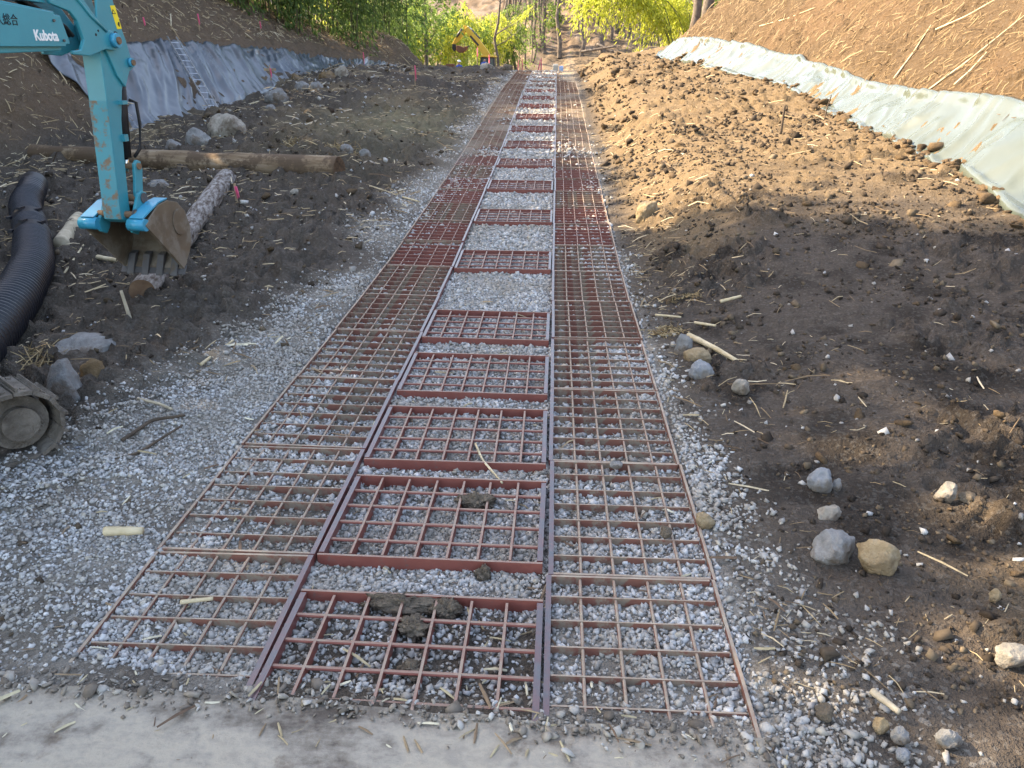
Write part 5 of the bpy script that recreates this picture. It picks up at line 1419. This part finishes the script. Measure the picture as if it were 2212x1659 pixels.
def tree(base, h, crown_r, crown_low, leafm, label, group, seed, leaves=2600, leaf=.34, trunk_r=.16, limbs=7, cat='tree', name='tree', kind=None):
    r = np.random.default_rng(seed)
    base = np.array(base, float); root = empty(name, base); tag(root, label, cat, group)
    top = base + [r.normal(0, .03 * h), r.normal(0, .03 * h), h]
    C = np.linspace(base - [0, 0, .2], top, 9); C[1:-1, :2] += r.normal(0, .012 * h, (7, 2))
    b = MB(); b.tube(C, np.linspace(trunk_r, trunk_r * .2, 9), 8, cap=False)
    tips = []
    for k in range(limbs):
        t = r.uniform(.3, .95); q = np.array([np.interp(t, np.linspace(0, 1, 9), C[:, i]) for i in range(3)])
        w = r.uniform(0, 2 * math.pi); d = np.array([math.cos(w), math.sin(w), r.uniform(.35, .9)]); ln = crown_r * r.uniform(.6, 1.05) * (1.15 - t * .5) if leafm is not None else h * r.uniform(.15, .32)
        e = q + d * ln; b.tube([q, q + d * ln * .5 + r.normal(0, .05 * ln, 3), e], [trunk_r * .38 * (1.1 - t), trunk_r * .25 * (1.1 - t), .012], 5, cap=False); tips.append((q, e))
        if leafm is None:
            for _ in range(3):
                s = r.uniform(.35, .95); f = q + (e - q) * s; g = f + (d + r.normal(0, .6, 3)) * ln * .45; b.tube([f, g], [trunk_r * .12, .008], 4, cap=False)
    b.build('trunk', M['trunk'], root, base, True)
    if leafm is not None:
        m = leaves; nc = 46
        t = r.uniform(crown_low, 1, nc); w = r.uniform(0, 2 * math.pi, nc); rr = crown_r * np.sqrt(r.uniform(0, 1, nc)) * (1.15 - .75 * ((t - crown_low) / (1 - crown_low)) ** 1.5)
        cc = np.stack([np.interp(t, np.linspace(0, 1, 9), C[:, 0]) + rr * np.cos(w), np.interp(t, np.linspace(0, 1, 9), C[:, 1]) + rr * np.sin(w), base[2] + h * t], 1)
        k = r.integers(0, nc, m); X = cc[k] + r.normal(0, 1, (m, 3)) * np.array([.30, .30, .24]) * crown_r * .8
        D = r.normal(0, 1, (m, 3)); D[:, 2] -= .5
        V, F = leaf_quads(X, D, r.normal(0, 1, (m, 3)), leaf * r.uniform(.6, 1.3, m), leaf * .5 * r.uniform(.7, 1.3, m))
        link('crown', np_mesh('crown', V - base, F), leafm, root)
    return root

def on(x, y): return (x, y, float(macro(x, y)))

# grove on the left bank that closes the upper left of the view
GL = [(-12.6, 28.5), (-13.8, 33.5), (-14.6, 38.5), (-14.4, 45), (-12.2, 31.5), (-11.2, 34.5), (-12.8, 36.5), (-10.4, 38.5), (-9.9, 42), (-11.6, 40.5), (-13.4, 42), (-10.2, 45.5), (-8.8, 48), (-12.2, 47.5)]
def px_of(x, y):
    v = np.array(CAM_R.transposed() @ Vector(np.array(on(x, y)) - CAM)); return v[0] / -v[2]
GL.sort(key=lambda q: px_of(*q))
for i, (x, y) in enumerate(GL):
    bamboo(on(x, y), 7.5 if y < 40 else 8.6, 6, .55, (1.5 + .4 * (i % 3), -.6), .45, M['leaf_dark'], M['culm_dark'], ORD[i] + ' dark green bamboo clump from the left in the shaded grove above the tarpaulin', 'shaded left bamboo grove', 700 + i, 4300, .06, (.30, .070), .030, .8, 1.1)
# sunlit grove farther back
GB = [(-16.5, 62), (-14.0, 60), (-14.5, 66), (-12.2, 64.5), (-12.4, 69), (-9.0, 73), (-8.0, 78), (-10.6, 75), (-6.4, 79), (-12.8, 73), (-16.2, 70), (-4.8, 82), (-14.5, 78), (-7.2, 83)]
GB.sort(key=lambda q: px_of(*q))
for i, (x, y) in enumerate(GB):
    bamboo(on(x, y), 8.0, 6, .6, (1.0 - .5 * (i % 4), -.8), .4, M['leaf_bright'] if i % 3 == 0 else M['leaf_mid'], M['culm'], ORD[i] + ' yellow-green bamboo clump from the left in the sunlit grove behind the yellow excavator', 'sunlit back bamboo grove', 740 + i, 3400, .10, (.34, .085), .045, .7, 1.15)
# broad dark evergreen in the grove with a visible forked trunk
tree(on(-9.6, 61), 9.5, 2.6, .30, M['leaf_mid'], 'rounded green tree with dark forked trunk left of the yellow excavator', None, 760, 3400, .30, .17, 8, name='evergreen_tree')
tree(on(-11.6, 54.5), 9.5, 2.6, .22, M['leaf_dark'], 'dark leafy tree overhanging the soil mound beyond the tarpaulin', None, 761, 3400, .30, .15, 8, name='evergreen_tree')
# arching bright bamboo on the right
bamboo(on(6.3, 45.5), 7.6, 8, .45, (-4.9, -.8), .80, M['leaf_bright'], M['culm'], 'bright yellow-green bamboo arching left over the far clearing', None, 780, 6000, .34, (.26, .07), .04, 1.1, 1.25)
bamboo(on(7.0, 47.0), 7.2, 8, .5, (-1.6, -.4), .45, M['leaf_bright'], M['culm'], 'upright bamboo stems at the end of the pale sheet', None, 781, 3600, .30, (.26, .06), .035, .8, 1.0)
bamboo(on(8.6, 49.0), 6.0, 6, .6, (-.4, -.3), .35, M['leaf_mid'], M['culm'], 'green bamboo behind the two cedar trunks', None, 782, 3000, .15, (.26, .06), .03, .7, 1.0)
bamboo(on(9.6, 44.0), 5.0, 5, .5, (-.3, -.3), .35, M['leaf_bright'], M['culm'], 'low yellow-green bamboo at the top of the right slope', None, 783, 2400, .12, (.26, .06), .03, .7, .9)
for i, (px, w, lb) in enumerate(((1493, .22, 'thinner cedar trunk at the edge of the right slope'), (1527, .30, 'thicker dark cedar trunk at the top of the right slope'))):
    q = at_y(px, 60 - 10 * i, 40 + i); tree((q[0], q[1], float(macro(q[0], q[1]))), 13, 2.2, .62, M['leaf_tree'], lb, None, 790 + i, 1500, .3, w, 6, name='cedar_tree')

# bare trees beside and behind the excavator
for i, (px, y, w, lb) in enumerate(((1075, 74, .17, 'bare forked tree rising right behind the yellow excavator'), (1110, 82, .17, 'dark straight bare trunk right of the forked tree'), (1100, 84, .10, 'slim bare tree leaning against the dark straight trunk'),
                                    (1135, 88, .12, 'bare tree in the shrubs right of the dark trunk'), (1152, 90, .11, 'bare slender tree left of the open hillside'))):
    q = at_y(px, 130, y); tree((q[0], y, float(macro(q[0], y))), 11, 2, .5, None, lb, None, 800 + i, 0, .3, w, 9, name='bare_tree')
for i, (px, y, h, mt, lb) in enumerate(((1122, 86, 6.5, 'leaf_mid', 'grey-green leafy shrub around the bare trunks'), (1148, 90, 6.5, 'leaf_mid', 'grey-green young tree at the left of the open hillside'), (1183, 97, 4.2, 'leaf_mid', 'pale green sapling on the open hillside'), (1200, 99, 2.4, 'leaf_mid', 'small sapling right of the pale green sapling'))):
    q = at_y(px, 130, y); tree((q[0], y, float(macro(q[0], y))), h, h * .22, .15, M[mt], lb, None, 820 + i, 520, .28, .06, 5, cat='shrub', name='sapling')
proto = []
for i in range(4):
    t = tree(on(-6 + 3.1 * i, 97 + 2 * i), 13, 2, .5, None, 'bare grey tree on the far leaf-strewn hillside', 'bare trees on the far hillside', 840 + i, 0, .3, .20 + .05 * (i % 2), 8, name='bare_tree'); proto.append(t)
rr = np.random.default_rng(88)
for i in range(84):
    y = rr.uniform(90, 122); px = rr.uniform(1085, 1440); q = at_y(px, 100, y); src = proto[i % 4]
    c = src.copy(); COL.objects.link(c); c.location = on(q[0], y); c.rotation_euler = (0, 0, rr.uniform(0, 6.28)); c.scale = (rr.uniform(.7, 1.2),) * 2 + (rr.uniform(.8, 1.2),)
    for ch in src.children:
        d = ch.copy(); COL.objects.link(d); d.parent = c
# fallen trunks and brush on the far clearing
for i, (a, b_, lb) in enumerate((((1255, 112), (1330, 100), 'fallen grey trunk along the far clearing edge'), ((1290, 95), (1325, 112), 'leaning dead trunk in the far brush'), ((1150, 138), (1230, 132), 'dark fallen branches left of the far clearing'))):
    y = 88 + 2 * i; limb('fallen_trunk', [at_y(a[0], a[1], y), at_y(b_[0], b_[1], y - 1)], .14, .10, M['trunk'], lb, 'fallen trunk', 8, 90 + i, 10)
def brush(x, y, w, h, label, seed):
    r = np.random.default_rng(seed); n = 160; b = MB(); base = np.array(on(x, y))
    for _ in range(n):
        p = base + np.array([r.normal(0, w), r.normal(0, w * .5), r.uniform(0, h * .4)]); d = r.normal(0, 1, 3); d[2] = abs(d[2]) * .5
        b.tube([p, p + d * r.uniform(.3, .9)], [.022, .008], 3, cap=False)
    o = b.build('brush_pile', M['trunk'], None, base); o.location = base; tag(o, label, 'brush pile')
q = at_y(1320, 100, 92); brush(q[0], 92, 1.9, 1.6, 'tangled grey brush pile below the bright bamboo', 5)
q = at_y(1150, 140, 84); brush(q[0], 84, 2.0, .9, 'low dark brush pile beyond the top of the track', 6)

# root mats and tufts of dry grass
def tuft(px, py, w, label, mat, seed, n=130, h=.16):
    p = gp(px, py); k = px_per_m(p); r = np.random.default_rng(seed); ww = w / k / 2
    X = p + np.stack([r.normal(0, ww * .5, n), r.normal(0, ww * .4, n), np.zeros(n)], 1); X[:, 2] = macro(X[:, 0], X[:, 1]) + r.uniform(0, h * .5, n)
    D = np.stack([r.normal(0, 1, n), r.normal(0, 1, n), r.uniform(-.1, .8, n)], 1)
    V, F = blades(X, D, r.normal(0, 1, (n, 3)), h * r.uniform(.6, 1.5, n), np.full(n, .006 * (1 + p[1] / 14)), r.normal(0, .15, n))
    o = link('grass_tuft', np_mesh('grass_tuft', V - p, F), mat); o.location = p; tag(o, label, 'dry grass')
M['drygrass'] = island_mat('dry_grass', [(0, (.14, .095, .05)), (.5, (.30, .22, .115)), (1, (.48, .38, .22))], .85, .1, 60)
for i, (px, py, w, h, lb) in enumerate(((90, 790, 120, .20, 'dry grass tuft between the pipe and the crawler'), (740, 330, 60, .2, 'brown root mat on the debris mound'), (640, 320, 70, .22, 'root tangle behind the right end of the long log'), (700, 385, 60, .2, 'frayed root mat below the long log end'), 
                                        (500, 305, 60, .2, 'brown root mat before the large pale boulder'), (1480, 640, 90, .06, 'straw heap beside the right gratings'), (1440, 720, 80, .05, 'pale straw heap by the bamboo cane'))):
    tuft(px, py, w, lb, M['drygrass'], 900 + i, 150, h)

# ------------------------------------------------------------------ tall trees on the left slope that shade the near ground
SH = []
for i, y in enumerate((-3.0, -.4, 2.0, 3.8, 9.7, 11.0)): SH.append((-13.6 - .6 * (i % 2), y, 15.4))
for i, y in enumerate((-2, 1.0, 3.4, 10.6)): SH.append((-17.0 - .5 * (i % 2), y, 19.0))
SH += [(-14.0, 6.8, 11.0), (-14.4, 13.4, 10.7), (-14.0, 15.6, 10.2), (-14.4, 18.0, 10.1), (-13.8, 20.4, 9.8), (-14.6, 22.6, 10.4), (-14.2, 25.2, 10.0), (-14.6, 27.8, 11.0), (-14.2, 30.6, 10.6), (-15.0, 34.0, 11.4)]
for i, (x, y, top) in enumerate(SH):
    b = on(x, y); h = top - b[2]
    tree(b, h, 2.1, .06, M['leaf_tree'], 'tall evergreen on the left slope above the frame, shading the valley', 'shade trees on the left slope', 1000 + i, 4200 if top > 14 else 2800, .46, .16, 6, name='evergreen_tree')
